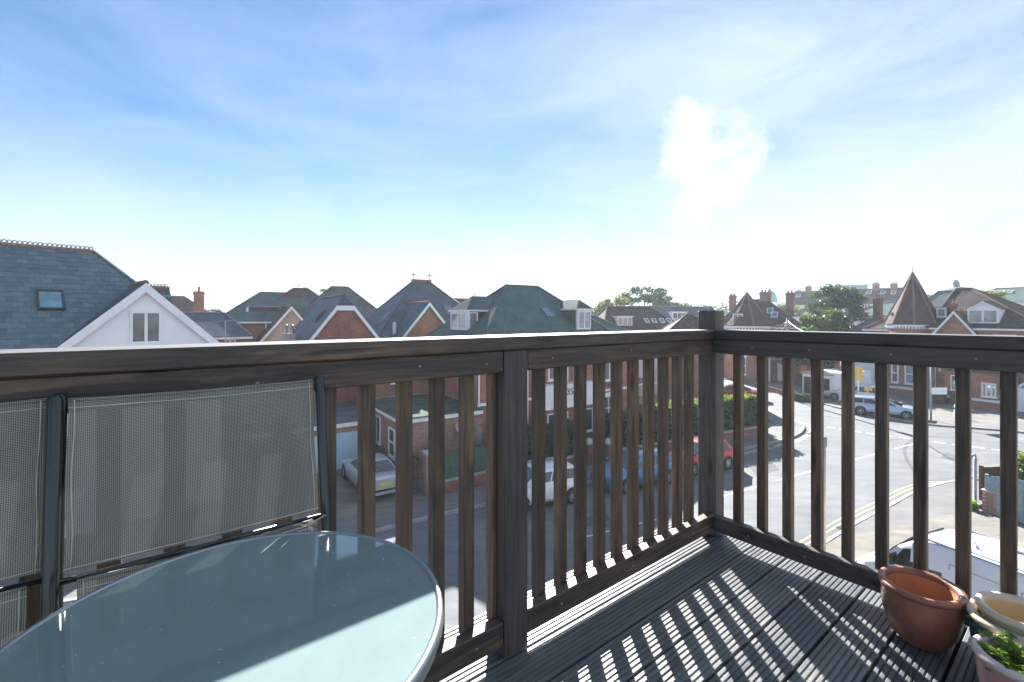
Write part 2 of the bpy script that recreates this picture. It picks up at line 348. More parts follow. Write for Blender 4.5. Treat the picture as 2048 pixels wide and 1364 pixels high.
def pavement(path, w, name, side):
    mb = MB(); ribbon(mb, path, side * .13, side * w, -.02, .10); struct(mb.build(name, 'pavement'))
    kb = struct(link('kerb', None)); acc = 0; cur = [path[0]]
    for p0, p1 in zip(path, path[1:]):
        seg = (p1 - p0).length; pos = 0
        while acc + seg - pos >= .915:
            pos += .915 - acc; q = p0.lerp(p1, pos / seg); cur.append(q); d0 = (cur[-1] - cur[0])
            if 5 < q.y < 52 and -12 < q.x < 40:
                m_ = MB(); a0 = cur[0] + d0 * .006; a1 = cur[-1] - d0 * .006; ribbon(m_, [a0, a1], random.uniform(-.004, .004), side * .125, -.02, .115 + random.uniform(-.004, .004)); m_.build('kerb_stone', 'kerb', kb)
            cur = [q]; acc = 0
        acc += seg - pos; cur.append(p1) if False else None
pavement(far_kerb, 1.9, 'pavement', 1)
pavement(near_kerb, 2.0, 'pavement', 1)
pavement(cross_kerb, 1.7, 'pavement', 1)
# painted markings
def line(p0, p1, wd, mat, z=.004):
    p0 = Vector((p0[0], p0[1])); p1 = Vector((p1[0], p1[1])); d = (p1 - p0).normalized(); nn = Vector((-d.y, d.x)) * wd / 2
    mb = MB(); mb.poly([(*(p0 - nn), z), (*(p1 - nn), z), (*(p1 + nn), z), (*(p0 + nn), z)]); return struct(mb.build('road_marking', mat))
for a, b in (((1170, 1074), (1218, 1062)), ((1262, 1051), (1312, 1039)), ((1425, 998), (1468, 986)), ((1486, 981), (1514, 973)), ((1552, 961), (1624, 942)), ((1690, 924), (1752, 908)), ((1790, 897), (1830, 887)), ((990, 1122), (1050, 1106))):
    line(G(*a), G(*b), .10, 'road_white')
gw = [G(1652, 853), G(1700, 861), G(1760, 870), G(1830, 879), G(1900, 888), G(1980, 898), G(2048, 907), Vector((44, 23.6, 0)), Vector((60, 22.5, 0))]
for a, b in zip(gw, gw[1:]):
    n = max(2, int((b - a).length / 1.0))
    for k in range(n): line(a.lerp(b, (k + .1) / n), a.lerp(b, (k + .75) / n), .16, 'road_white')
for off in (-.28, -.48):
    mb = MB(); pth = [p for p in near_kerb if 14 < p.y < 21.5 and p.x < 45]; ribbon(mb, pth, off, off - .07, .004, .004); struct(mb.build('road_marking', 'road_yellow'))
    mb = MB(); pth = [p for p in far_kerb if p.x > 12 and 25 < p.y < 42]; ribbon(mb, pth, off, off - .08, .004, .004); struct(mb.build('road_marking', 'road_yellow' if off < -.3 else 'road_white'))
def patch(pts, mat, name, z=.003): return struct(sheet(name, pts, z, mat))
patch([G(1776, 917), G(1800, 912), G(1835, 925), G(1812, 934)], 'pavement', 'asphalt_patch')
patch([G(1590, 916), G(1602, 913), G(1612, 917), G(1600, 920)], 'lead', 'manhole_cover', .005)
patch([G(1692, 905), G(1716, 905), G(1722, 912), G(1697, 912)], 'pavement', 'asphalt_patch')
# tar joint along the side road
pj = smoothpath([G(1640, 820), G(1700, 836), G(1760, 852), G(1827, 871)])
mb = MB(); ribbon(mb, pj, 0, .09, .004, .004); struct(mb.build('asphalt_joint', 'felt_grey'))
for a_, w_ in ((((1500, 935), (1545, 925), (1560, 940), (1512, 951)), 'asphalt_dark'), (((1660, 960), (1700, 948), (1718, 966), (1675, 980)), 'pavement'), (((1890, 905), (1960, 918), (1948, 930), (1880, 915)), 'asphalt_dark'), (((1150, 1040), (1210, 1026), (1222, 1040), (1160, 1056)), 'asphalt_dark')): patch([G(*q) for q in a_], w_, 'asphalt_patch', .0025)
for q in ((1618, 868), (1690, 1058), (1540, 893)):
    c_ = G(*q); patch([(c_.x - .25, c_.y - .15), (c_.x + .25, c_.y - .15), (c_.x + .25, c_.y + .2), (c_.x - .25, c_.y + .2)], 'black_metal', 'drain_grating', .005)
# drive of the silver saloon, and the parking apron below the balcony
struct(sheet('driveway', [G(560, 1060), G(752, 1045), G(830, 985), (-6.6, 25.5), (-13, 22)], .104, 'concrete_drive', thick=.104))
struct(sheet('driveway', [(4.5, 4), (9, 15.2), (18.5, 18.6), (24, 16.5), (24, -4), (4.5, -4)], .102, 'concrete_drive', thick=.1))
struct(sheet('lawn', [(27.2, 44.5), (31, 45.8), (32.5, 43), (28.6, 41.2)], .06, 'grass', thick=.06))

# ------------------------------------------------------------------ the balcony
BF = Fr((1.056, 2.429), 51.8)
def bal(name, label, cat, a=0, b=0, z=0, rz=0):
    p = BF.xy(a, b); return thing(name, label, cat, (p.x, p.y, DZ + z), BF.rz + rz)
def woodmat(name, base, mid, worn, wornamt, rough=.5, thr=.52):
    m, t, b = newmat(name); v = coords(t, 'Object', (2.2, 34, 34), rnd=True); v2 = coords(t, 'Object', (2.2, 9, 9), rnd=True); v3 = coords(t, 'Object', (9, 150, 150), rnd=True)
    gr = noise_(t, v, 1.0, 6, .6, 1.2); f2 = noise_(t, v3, 1, 3)
    c = ramp(t, gr, [(.30, base), (.62, mid)])
    wr = ramp(t, noise_(t, v2, 1.0, 4, .55, .4), [(thr, (0, 0, 0)), (thr + .16, (wornamt,) * 3)])
    wg = ramp(t, gr, [(.42, (0, 0, 0)), (.6, (1, 1, 1))])
    c = mixc_(t, mixc_(t, 1, wr, wg, 'MULTIPLY'), c, worn)
    c = mixc_(t, .5, c, ramp(t, f2, [(.3, (.6, .6, .6)), (.7, (1.25, 1.25, 1.25))]), 'MULTIPLY')
    oi_ = nd(t, 'ShaderNodeObjectInfo'); c = mixc_(t, 1.0, c, ramp(t, oi_.outputs['Random'], [(0, (.72, .74, .78)), (.5, (1, 1, 1)), (1, (1.3, 1.25, 1.2))]), 'MULTIPLY')
    kv = coords(t, 'Object', (2.6, 9, 9), rnd=True); vo = nd(t, 'ShaderNodeTexVoronoi', Scale=1.0); t.links.new(kv, vo.inputs['Vector'])
    c = mixc_(t, ramp(t, vo.outputs['Distance'], [(.05, (.85, .85, .85)), (.16, (0, 0, 0))]), c, tuple(x * .45 for x in base))
    t.links.new(c, b.inputs['Base Color']); b.inputs['Roughness'].default_value = rough; b.inputs['Specular IOR Level'].default_value = .45; bump_(t, b, gr, .6, .004)
woodmat('stained_wood', (.040, .032, .028), (.118, .088, .068), (.26, .16, .09), .8, thr=.50)
woodmat('stained_wood_dark', (.036, .035, .034), (.082, .073, .066), (.17, .12, .08), .5, thr=.55)
woodmat('baluster_wood', (.044, .034, .028), (.125, .088, .062), (.22, .145, .09), .65, thr=.48)
woodmat('deck_wood', (.075, .085, .09), (.135, .145, .15), (.17, .16, .14), .5, .42)
plain('deck_under', (.012, .012, .012), .9)
deck = link('balcony_deck', None); p = BF.xy(0, 0); deck.location = (p.x, p.y, DZ); deck.rotation_euler = (0, 0, BF.rz); struct(deck)
def boardmesh(Lx, W=.151, ribs=8):
    pr = []; pit = W / ribs; h = .0055
    for k in range(ribs):
        y = k * pit; pr += [(y + .0008, -h * .8), (y + .0022, -.0008), (y + .0034, 0), (y + .0138, 0), (y + .0150, -.0008), (y + .0163, -h * .8)]
        if k < ribs - 1: pr += [(y + pit - .0014, -h)]
    prof = [(0, -.028)] + pr + [(W, -.028)]; mb = MB(); n = len(prof)
    mb.mesh([(x, y, z) for x in (-Lx, 0) for (y, z) in prof], [(i, i + 1, n + i + 1, n + i) for i in range(n - 1)] + [tuple(range(n))[::-1], tuple(range(n, 2 * n))])
    return mb.data('board', 'deck_wood')
bme = boardmesh(4.4)
ob = link('board', boardmesh(4.4, .096, 5), deck); ob.location = (.15, .160, 0)
for k in range(-1, 16):
    o = link('board', bme, deck); o.location = (.15, -.157 * (k + 1) + .003, random.uniform(-.001, .001))
MB().box(-4.25, .15, -2.5, .25, -.22, -.0285).build('gap_light_block', 'deck_under', deck)  # solid dark box added under the boards to stop light through the gaps
MB().box(-4.25, .15, -2.4, -.2, -DZ + .0, -.22).build('supporting_wall', 'brick_red', deck)

rail = bal('balcony_railing', 'dark stained timber balcony railing with square balusters and flat handrail', 'railing')
def bar(name, Ln, sy, sz, mat, parent, loc, rot=(0, 0, 0), bev=.004):
    o = MB().box(-Ln / 2, Ln / 2, -sy / 2, sy / 2, -sz / 2, sz / 2, bev=bev).build(name, mat, parent); o.location = loc; o.rotation_euler = rot; return o
W = 'stained_wood'; WD = 'stained_wood_dark'
LEFT0, RIGHT0 = -3.9, -2.6
def along_a(name, a0, a1, b0, b1, z0, z1, mat=W): return bar(name, a1 - a0, b1 - b0, z1 - z0, mat, rail, ((a0 + a1) / 2, (b0 + b1) / 2, (z0 + z1) / 2))
def along_b(name, b0, b1, a0, a1, z0, z1, mat=WD): return bar(name, b1 - b0, a1 - a0, z1 - z0, mat, rail, ((a0 + a1) / 2, (b0 + b1) / 2, (z0 + z1) / 2), (0, 0, R(90)))
woodmat('bleached_glare_wood', (.085, .08, .077), (.17, .165, .155), (.22, .19, .16), .6, .6)
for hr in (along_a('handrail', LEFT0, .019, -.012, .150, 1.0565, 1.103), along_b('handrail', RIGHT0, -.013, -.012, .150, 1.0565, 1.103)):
    hr.data.materials.append(M['bleached_glare_wood'])          # weathered upper face, painted paler to stand for sun glare
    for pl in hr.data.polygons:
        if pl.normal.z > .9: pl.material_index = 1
posts_a = [(-1.378, -1.274), (-2.86, -2.756)]
segs = [(-1.273, .019), (-2.755, -1.379), (LEFT0, -2.861)]
for (a0, a1) in segs:
    along_a('top_rail', a0, a1, 0, .045, .980, 1.0555); along_a('top_rail', a0, a1, .086, .130, .980, 1.0555)
    along_a('bottom_rail', a0, a1, 0, .045, .045, .130)
for (b0, b1) in ((-1.449, -.001), (RIGHT0, -1.551)):
    along_b('top_rail', b0, b1, 0, .045, .980, 1.0555); along_b('top_rail', b0, b1, .086, .130, .980, 1.0555)
    along_b('bottom_rail', b0, b1, 0, .045, .048, .125)
UP = (0, R(-90), 0)
for (a0, a1) in posts_a: bar('post', 1.052, .104, .104, WD, rail, ((a0 + a1) / 2, .048, .529), UP)
bar('post', 1.052, .1, .1, WD, rail, (.052, -1.5, .529), UP)
cp = bar('corner_post', 1.203, .1, .1, WD, rail, (.070, .050, .604), UP, bev=.007)
BW_ = .0405
def baluster(a, b):
    o = bar('baluster', .952, BW_, BW_, 'baluster_wood', rail, (a, b, .578), UP, bev=.003); o.rotation_euler = (random.choice([0, R(180)]), R(-90), random.uniform(-.01, .01)); return o
plain('screw_head', (.30, .30, .29), .4, metal=.8)
scd = MB().lathe([(0, .0025), (.0035, .002), (.005, 0), (.005, -.001)], 10).data('screw', 'screw_head', True)
def screw(a_, b_, z_, face):
    o = link('screw', scd, rail); o.location = (a_, b_, z_); o.rotation_euler = (R(90), 0, 0) if face == 'b' else (0, R(-90), 0)
for a_ in (-.18, -.66, -1.13, -1.47, -1.72, -2.1, -2.5):
    for z_ in (1.02,): screw(a_ + random.uniform(-.03, .03), -.0005, z_ + random.uniform(-.012, .012), 'b')
    screw(a_ + random.uniform(-.03, .03), -.0005, .088, 'b')
for b_ in (-.2, -.45, -.74, -.98): screw(-.0005, b_, 1.02, 'a'); screw(-.0005, b_ + .02, .086, 'a')
for px in (654, 733, 808, 873, 932.5, 987.5, 1077, 1120.5, 1160, 1198, 1233, 1265.5, 1297, 1326, 1354, 1377):
    baluster(BF.p_at(px, .0655), .0655)
a = BF.p_at(654, .0655)
for k in range(1, 16):
    x = a - .1135 * k
    if not -2.9 < x < -2.71: baluster(x, .0655)
for px in (1477, 1525, 1576.5, 1634.5, 1696, 1764, 1841.5, 1926.5, 2017.5): baluster(.0655, BF.q_at(px, .0655))
for k in range(1, 12):
    y = BF.q_at(2017.5, .0655) - .119 * k
    if not -1.6 < y < -1.4: baluster(.0655, y)

# ------------------------------------------------------------------ glass table
pts = [(690, 1063), (877, 1185), (0, 1305), (400, 1095), (845, 1364), (560, 1068), (780, 1090)]
TH = .72; Q = [((x - 1024) / F * (1.17 - TH) * F / (y - HY), (1.17 - TH) * F / (y - HY)) for x, y in pts]
A_ = np.array([[x, y, 1] for x, y in Q]); b_ = np.array([x * x + y * y for x, y in Q]); s_ = np.linalg.lstsq(A_, b_, rcond=None)[0]
TC = (s_[0] / 2, s_[1] / 2); TR = math.sqrt(s_[2] + TC[0] ** 2 + TC[1] ** 2)
print('TABLE', TC, TR)
m, t, b = newmat('table_glass'); v = coords(t, 'Object')
dm = nd(t, 'ShaderNodeBsdfDiffuse'); dm.inputs['Color'].default_value = (.34, .43, .43, 1); tl = nd(t, 'ShaderNodeBsdfTranslucent'); tl.inputs['Color'].default_value = (.55, .72, .70, 1)
tp = nd(t, 'ShaderNodeBsdfTransparent'); tp.inputs['Color'].default_value = (.62, .80, .78, 1); gl = nd(t, 'ShaderNodeBsdfGlossy'); gl.inputs['Roughness'].default_value = .03; gl.inputs['Color'].default_value = (1, 1, 1, 1)
m1 = nd(t, 'ShaderNodeMixShader'); m1.inputs[0].default_value = .12; t.links.new(dm.outputs[0], m1.inputs[1]); t.links.new(tl.outputs[0], m1.inputs[2])
m2 = nd(t, 'ShaderNodeMixShader'); t.links.new(ramp(t, noise_(t, v, 7, 6, .7), [(.3, (.26,) * 3), (.7, (.16,) * 3)]), m2.inputs[0]); t.links.new(m1.outputs[0], m2.inputs[1]); t.links.new(tp.outputs[0], m2.inputs[2])
fr = nd(t, 'ShaderNodeFresnel', IOR=2.2); m3 = nd(t, 'ShaderNodeMixShader'); t.links.new(fr.outputs[0], m3.inputs[0]); t.links.new(m2.outputs[0], m3.inputs[1]); t.links.new(gl.outputs[0], m3.inputs[2])
t.links.new(m3.outputs[0], t.nodes['Material Output'].inputs['Surface'])
sp_ = ramp(t, noise_(t, v, 130, 2, .5), [(.735, (0,) * 3), (.79, (1,) * 3)])
t.links.new(ramp(t, noise_(t, v, 5, 6, .7), [(.35, (.015,) * 3), (.7, (.11,) * 3)]), gl.inputs['Roughness']); t.links.new(mixc_(t, sp_, mixc_(t, noise_(t, v, 3.5, 5, .65, .5), (.22, .29, .27), (.36, .45, .41)), (.9, .92, .92)), dm.inputs['Color'])
plain('table_metal', (.36, .40, .42), .33, (.30, .34, .36), 3, metal=.7)
tab = thing('garden_table', 'round garden table with frosted glass top and grey metal rim', 'table', (TC[0], TC[1], DZ), BF.rz)
MB().lathe([(0, TH - .004), (TR - .010, TH - .004), (TR - .010, TH), (0, TH)], 96).build('glass_top', 'table_glass', tab)
MB().lathe([(TR - .011, TH - .022), (TR - .0105, TH + .0015), (TR - .005, TH + .003), (TR - .001, TH), (TR, TH - .014), (TR - .003, TH - .022), (TR - .011, TH - .022)], 96).build('rim', 'table_metal', tab, smooth=True)
for k in range(4):
    an = R(45 + 90 * k); c, s2 = math.cos(an), math.sin(an)
    MB().tube([(c * (TR - .05), s2 * (TR - .05), TH - .03), (c * (TR - .06), s2 * (TR - .06), .35), (c * (TR - .02), s2 * (TR - .02), 0)], .011, 10).build('leg', 'table_metal', tab, smooth=True)
for k in range(2):
    an = R(45 + 90 * k); c, s2 = math.cos(an) * (TR - .06), math.sin(an) * (TR - .06)
    MB().tube([(-c, -s2, .36), (c, s2, .36 + .001)], .008, 8).build('cross_brace', 'table_metal', tab, smooth=True)

# ------------------------------------------------------------------ folded mesh chairs leaning on the railing
def slingmat():
    m, t, b = newmat('sling_mesh'); c = nd(t, 'ShaderNodeTexCoord'); mpn = nd(t, 'ShaderNodeMapping'); mpn.inputs['Rotation'].default_value = (0, 0, R(45)); mpn.inputs['Scale'].default_value = (1, 1, 1); sx = nd(t, 'ShaderNodeSeparateXYZ'); cx_ = nd(t, 'ShaderNodeCombineXYZ'); t.links.new(c.outputs['Object'], sx.inputs[0]); t.links.new(sx.outputs[0], cx_.inputs[0]); t.links.new(sx.outputs[2], cx_.inputs[1]); t.links.new(cx_.outputs[0], mpn.inputs[0])
    ch = nd(t, 'ShaderNodeTexChecker', Scale=480); t.links.new(mpn.outputs[0], ch.inputs['Vector'])
    big = noise_(t, c.outputs['Object'], 5, 5)
    col = mixc_(t, ch.outputs['Fac'], (.055, .054, .048), (.34, .33, .285)); col = mixc_(t, .6, col, ramp(t, big, [(.3, (.75, .75, .75)), (.7, (1.1, 1.1, 1.1))]), 'MULTIPLY')
    t.links.new(col, b.inputs['Base Color']); b.inputs['Roughness'].default_value = .75
    tl = nd(t, 'ShaderNodeBsdfTranslucent'); t.links.new(col, tl.inputs['Color']); m0 = nd(t, 'ShaderNodeMixShader'); m0.inputs[0].default_value = .025
    t.links.new(b.outputs[0], m0.inputs[1]); t.links.new(tl.outputs[0], m0.inputs[2])
    tp = nd(t, 'ShaderNodeBsdfTransparent'); mx = nd(t, 'ShaderNodeMixShader'); mx.inputs[0].default_value = .06
    t.links.new(m0.outputs[0], mx.inputs[1]); t.links.new(tp.outputs[0], mx.inputs[2]); t.links.new(mx.outputs[0], t.nodes['Material Output'].inputs['Surface'])
slingmat()
plain('chair_tube', (.024, .032, .035), .25, (.018, .026, .029), 6, metal=.3, spec=.6, coat=.3); plain('thread', (.55, .52, .43), .8); plain('brass_bolt', (.75, .55, .32), .3, metal=.8)
def lean(z): return -.046 - (1.02 - z) * .17           # the chair's plane: top against the rail, feet out on the deck
def sling(mbn, a0, a1, z0, z1, sag, parent, edge=True, off=0):
    mb = MB(); nu, nv = 14, 10; V = []
    for j in range(nv + 1):
        for i in range(nu + 1):
            uu = i / nu; vv = j / nv; z = z0 + (z1 - z0) * vv - (.004 * math.sin(uu * math.pi)); s = sag * math.sin(uu * math.pi) * (.6 + .4 * math.sin(vv * math.pi))
            V.append((a0 + (a1 - a0) * uu + .0015 * math.sin(9 * vv), lean(z) + s + off, z))
    mb.mesh(V, [(j * (nu + 1) + i, j * (nu + 1) + i + 1, (j + 1) * (nu + 1) + i + 1, (j + 1) * (nu + 1) + i) for j in range(nv) for i in range(nu)])
    o = mb.build(mbn, 'sling_mesh', parent, smooth=True)
    at = lambda i, j: Vector(V[j * (nu + 1) + i]) + Vector((0, -.0025, 0))
    st = MB()
    st.tube([at(i, nv) - Vector((0, 0, .014)) for i in range(nu + 1)], .0011, 5); st.tube([at(i, 0) + Vector((0, 0, .006)) for i in range(nu + 1)], .0013, 5)
    st.tube([at(0, j) + Vector((.009, 0, 0)) for j in range(nv + 1)], .0011, 5); st.tube([at(nu, j) - Vector((.009, 0, 0)) for j in range(nv + 1)], .0011, 5)
    st.build('stitching', 'thread', o, smooth=True)
    hm = MB(); hm.tube([at(i, nv) + Vector((0, .004, 0)) for i in range(nu + 1)], .004, 6); hm.build('hem', 'sling_mesh', o, smooth=True)
    return o
def folded_chair(label, a0, a1, off=0):
    P = BF.xy((a0 + a1) / 2, -.2); ch = thing('folding_chair', label, 'chair', (P.x, P.y, DZ), BF.rz)
    ro = bpy.data.objects.new('x', None); ac = (a0 + a1) / 2
    def put(o): o.location = (-ac, .2 + off, 0); return o
    for s in (a0, a1):
        put(MB().tube([(s, lean(1.022), 1.022), (s, lean(1.012), 1.015), (s, lean(.6), .6), (s, lean(.02), .012)], [.009, .0118, .0118, .0118], 14).build('upright', 'chair_tube', ch, smooth=True))
    put(sling('back_sling', a0 + .017, a1 - .017, .708, 1.012, .012, ch))
    put(sling('seat_sling', a0 + .035, a1 - .035, .30, .692, -.006, ch, off=-.012))
    for z in (.69, .29): put(MB().tube([(a0 + .01, lean(z) + .009, z), (a1 - .01, lean(z) + .009, z)], .006, 8).build('cross_tube', 'chair_tube', ch, smooth=True))
    for s, d in ((a0, 1), (a1, -1)):
        put(MB().tube([(s + d * .03, lean(.60) - .03, .60), (s + d * .03, lean(.3) - .035, .3), (s + d * .03, lean(.02) - .05, .012)], .010, 10).build('rear_leg', 'chair_tube', ch, smooth=True))
        put(MB().tube([(s + d * .0, lean(.60) - .018, .60), (s + d * .05, lean(.6) - .022, .6)], .006, 8).build('pivot_bracket', 'chair_tube', ch, smooth=True))
        bo = MB().lathe([(0, .004), (.005, .004), (.008, .001), (.008, -.002), (0, -.002)], 12); q = bo.build('bolt', 'brass_bolt', ch, smooth=True); q.rotation_euler = (R(90), 0, 0); q.location = (-ac + s + d * .035, .2 + off + lean(.63) - .045, .63)
    bpy.data.objects.remove(ro); return ch
aR = BF.p_at(638, -.045); aL = BF.p_at(112, -.035)
folded_chair('folded mesh sling chair leaning on railing beside the open balusters', aL, aR)
folded_chair('folded mesh sling chair leaning on railing, its right tube behind its neighbour', aL + .003 - (aR - aL), aL + .003, .030)
# twine tied round the sling ends
tw = BF.xy(aR - .05, lean(.69) - .02)
mb = MB()
for k in range(7):
    d = Vector((random.uniform(-.03, .03), random.uniform(-.01, 0), random.uniform(-.03, .02))); mb.tube([(0, 0, 0), d * .5 + Vector((0, -.006, .004)), d], .0012, 5)
mb.tube([(.045, .004, .012), (0, -.002, 0), (-.12, 0, -.006), (-.2, .004, -.004)], .0014, 5)
o = mb.build('twine', 'thread', None, smooth=True, loc=(tw.x, tw.y, DZ + .688), rot=(0, 0, BF.rz)); tag(o, 'frayed natural twine knotted round the chair cross tube', 'twine')

# ------------------------------------------------------------------ plant pots
plain('pot_brown', (.36, .14, .075), .45, (.16, .065, .05), 9, spec=.5, coat=.12, bump=.3, bscale=26); plain('pot_inside', (.55, .24, .10), .75, (.42, .17, .07), 8, bump=.2)
plain('pot_cream', (.62, .54, .40), .35, (.50, .42, .30), 5, coat=.2); plain('pot_teal', (.015, .16, .16), .18, (.01, .10, .11), 4, coat=.6); plain('pot_rim_pale', (.66, .55, .50), .45, (.52, .42, .38), 7); plain('pot_pink', (.50, .25, .21), .4, (.36, .20, .18), 4); plain('pot_buff', (.62, .45, .25), .7, (.52, .36, .19), 6)
def pot(label, a, b, r, h, rb, mats, belly=.0, z=0, rimw=.018):
    t_ = bal('plant_pot', label, 'pot', a, b, z); bodym, rimm, inm = mats
    n = 48; prof = [(0, .002), (rb * .95, .002), (rb, .008)]
    for k in range(1, 9):
        u = k / 8; prof.append((rb + (r - .008 - rb) * (u ** .62) + belly * math.sin(u * math.pi), .008 + (h - .03) * u))
    MB().lathe(prof, n).build('body', bodym, t_, smooth=True)
    MB().lathe([(r - .012, h - .026), (r - .002, h - .024), (r + .003, h - .012), (r, h - .002), (r - .008, h), (r - rimw, h - .003), (r - rimw - .003, h - .010), (r - rimw - .004, h - .028)], n).build('rim', rimm, t_, smooth=True)
    ip = [(r - rimw - .004, h - .02)]
    for k in range(1, 9):
        u = 1 - k / 8; ip.append((max(.004, rb - .012 + (r - rimw - .004 - rb + .012) * (u ** .62)), .014 + (h - .034) * u))
    MB().lathe(ip + [(0, .014)], n).build('inner_wall', inm, t_, smooth=True)
    return t_
pot('empty brown glazed terracotta pot beside the railing', -.128, BF.q_at(1842, -.128), .121, .205, .072, ('pot_brown', 'pot_brown', 'pot_inside'), .012)
b3 = BF.q_at(2040, -.135)
pot('teal glazed pot with thick cream rim holding another pot', -.135, b3, .122, .20, .078, ('pot_teal', 'pot_cream', 'pot_buff'), .012)
pot('empty cream pot nested inside the teal glazed pot', -.131, b3 - .004, .105, .176, .058, ('pot_cream', 'pot_cream', 'pot_buff'), 0, .056)
pp = pot('pinkish pot with pale rim and green herb growing in it', -.352, -1.118, .104, .19, .066, ('pot_pink', 'pot_rim_pale', 'pot_buff'), .006)
MB().lathe([(0, .122), (.04, .125), (.072, .118)], 24).build('soil', 'soil', pp, smooth=True)
hp = bal('herb_plant', 'bright green leafy herb growing in the pinkish pot', 'plant', -.352, -1.118, .12)
rnd = random.Random(3); lm = MB(); stm = MB()
for k in range(64):
    an = rnd.uniform(0, 6.28); ln = rnd.uniform(.015, .09); hh = rnd.uniform(.03, .085); tip = Vector((math.cos(an) * ln, math.sin(an) * ln, hh)); base = Vector((math.cos(an) * .02, math.sin(an) * .02, 0))
    stm.tube([base, base.lerp(tip, .5) + Vector((0, 0, .02)), tip], .0016, 5)
    for j in range(5):
        d = Vector((math.cos(an + (j - 2) * .55), math.sin(an + (j - 2) * .55), rnd.uniform(-.3, .4))).normalized(); sdv = d.cross(Vector((0, 0, 1))).normalized(); s = rnd.uniform(.011, .02)
        o0 = tip + d * .003; lm.poly([o0, o0 + d * s * .5 + sdv * s * .42, o0 + d * s * .9 + sdv * s * .3 + Vector((0, 0, .003)), o0 + d * s * 1.2, o0 + d * s * .9 - sdv * s * .3 + Vector((0, 0, .003)), o0 + d * s * .5 - sdv * s * .42])
stm.build('stems', 'leaf_fresh', hp); lm.build('leaves', 'leaf_fresh', hp, fix=False)
# ------------------------------------------------------------------ building kit (all in a house's own axes)
def house(name, label, cat, fr): return thing(name, label, cat, (fr.o.x, fr.o.y, 0), fr.rz)
def walls(h, x0, x1, y0, y1, z0, z1, mat, name='wall'): return MB().box(x0, x1, y0, y1, z0, z1).build(name, mat, h)
def slab(mb, pts, th=.10):                    # one roof plane with thickness
    P = [Vector(p) for p in pts]; n = (P[1] - P[0]).cross(P[2] - P[0]).normalized()
    if n.z < 0: n = -n
    mb.prism([p - n * th for p in P], n * th); return mb
def ridge(h, pts, mat, r=.10, name='ridge_tiles'):
    mb = MB()
    for a, b in pts: mb.tube([a, b], r, 7)
    return mb.build(name, mat, h)
def gutter(h, x0, x1, y0, y1, z, mat='white_paint', t=.12, hh=.16):
    mb = MB(); mb.box(x0 - t, x1 + t, y0 - t, y0, z - hh, z); mb.box(x0 - t, x1 + t, y1, y1 + t, z - hh, z); mb.box(x0 - t, x0, y0 + .001, y1 - .001, z - hh, z); mb.box(x1, x1 + t, y0 + .001, y1 - .001, z - hh, z)
    return mb.build('gutter', mat, h)
def hip(h, x0, x1, y0, y1, ze, zr, r0, r1, axis='x', mat='roof_slate', rmat=None, gut='white_paint', ov=.3):
    """hipped roof; ridge from r0 to r1 along the given axis, mid-way across the other"""
    X0, X1, Y0, Y1 = x0 - ov, x1 + ov, y0 - ov, y1 + ov
    if axis == 'x': m = (Y0 + Y1) / 2; A = (r0, m, zr); B = (r1, m, zr)
    else: m = (X0 + X1) / 2; A = (m, r0, zr); B = (m, r1, zr)
    c = [(X0, Y0, ze), (X1, Y0, ze), (X1, Y1, ze), (X0, Y1, ze)]
    if axis == 'x': pl = [(c[0], c[1], B, A), (c[1], c[2], B), (c[2], c[3], A, B), (c[3], c[0], A)]; hp = [(A, c[0]), (A, c[3]), (B, c[1]), (B, c[2]), (A, B)]
    else: pl = [(c[0], c[1], A), (c[1], c[2], B, A), (c[2], c[3], B), (c[3], c[0], A, B)]; hp = [(A, c[0]), (A, c[1]), (B, c[2]), (B, c[3]), (A, B)]
    for p in pl: slab(MB(), p).build('roof_slope', mat, h)
    ridge(h, hp, rmat or mat)
    if gut: gutter(h, X0 + .05, X1 - .05, Y0 + .05, Y1 - .05, ze - .06, gut)
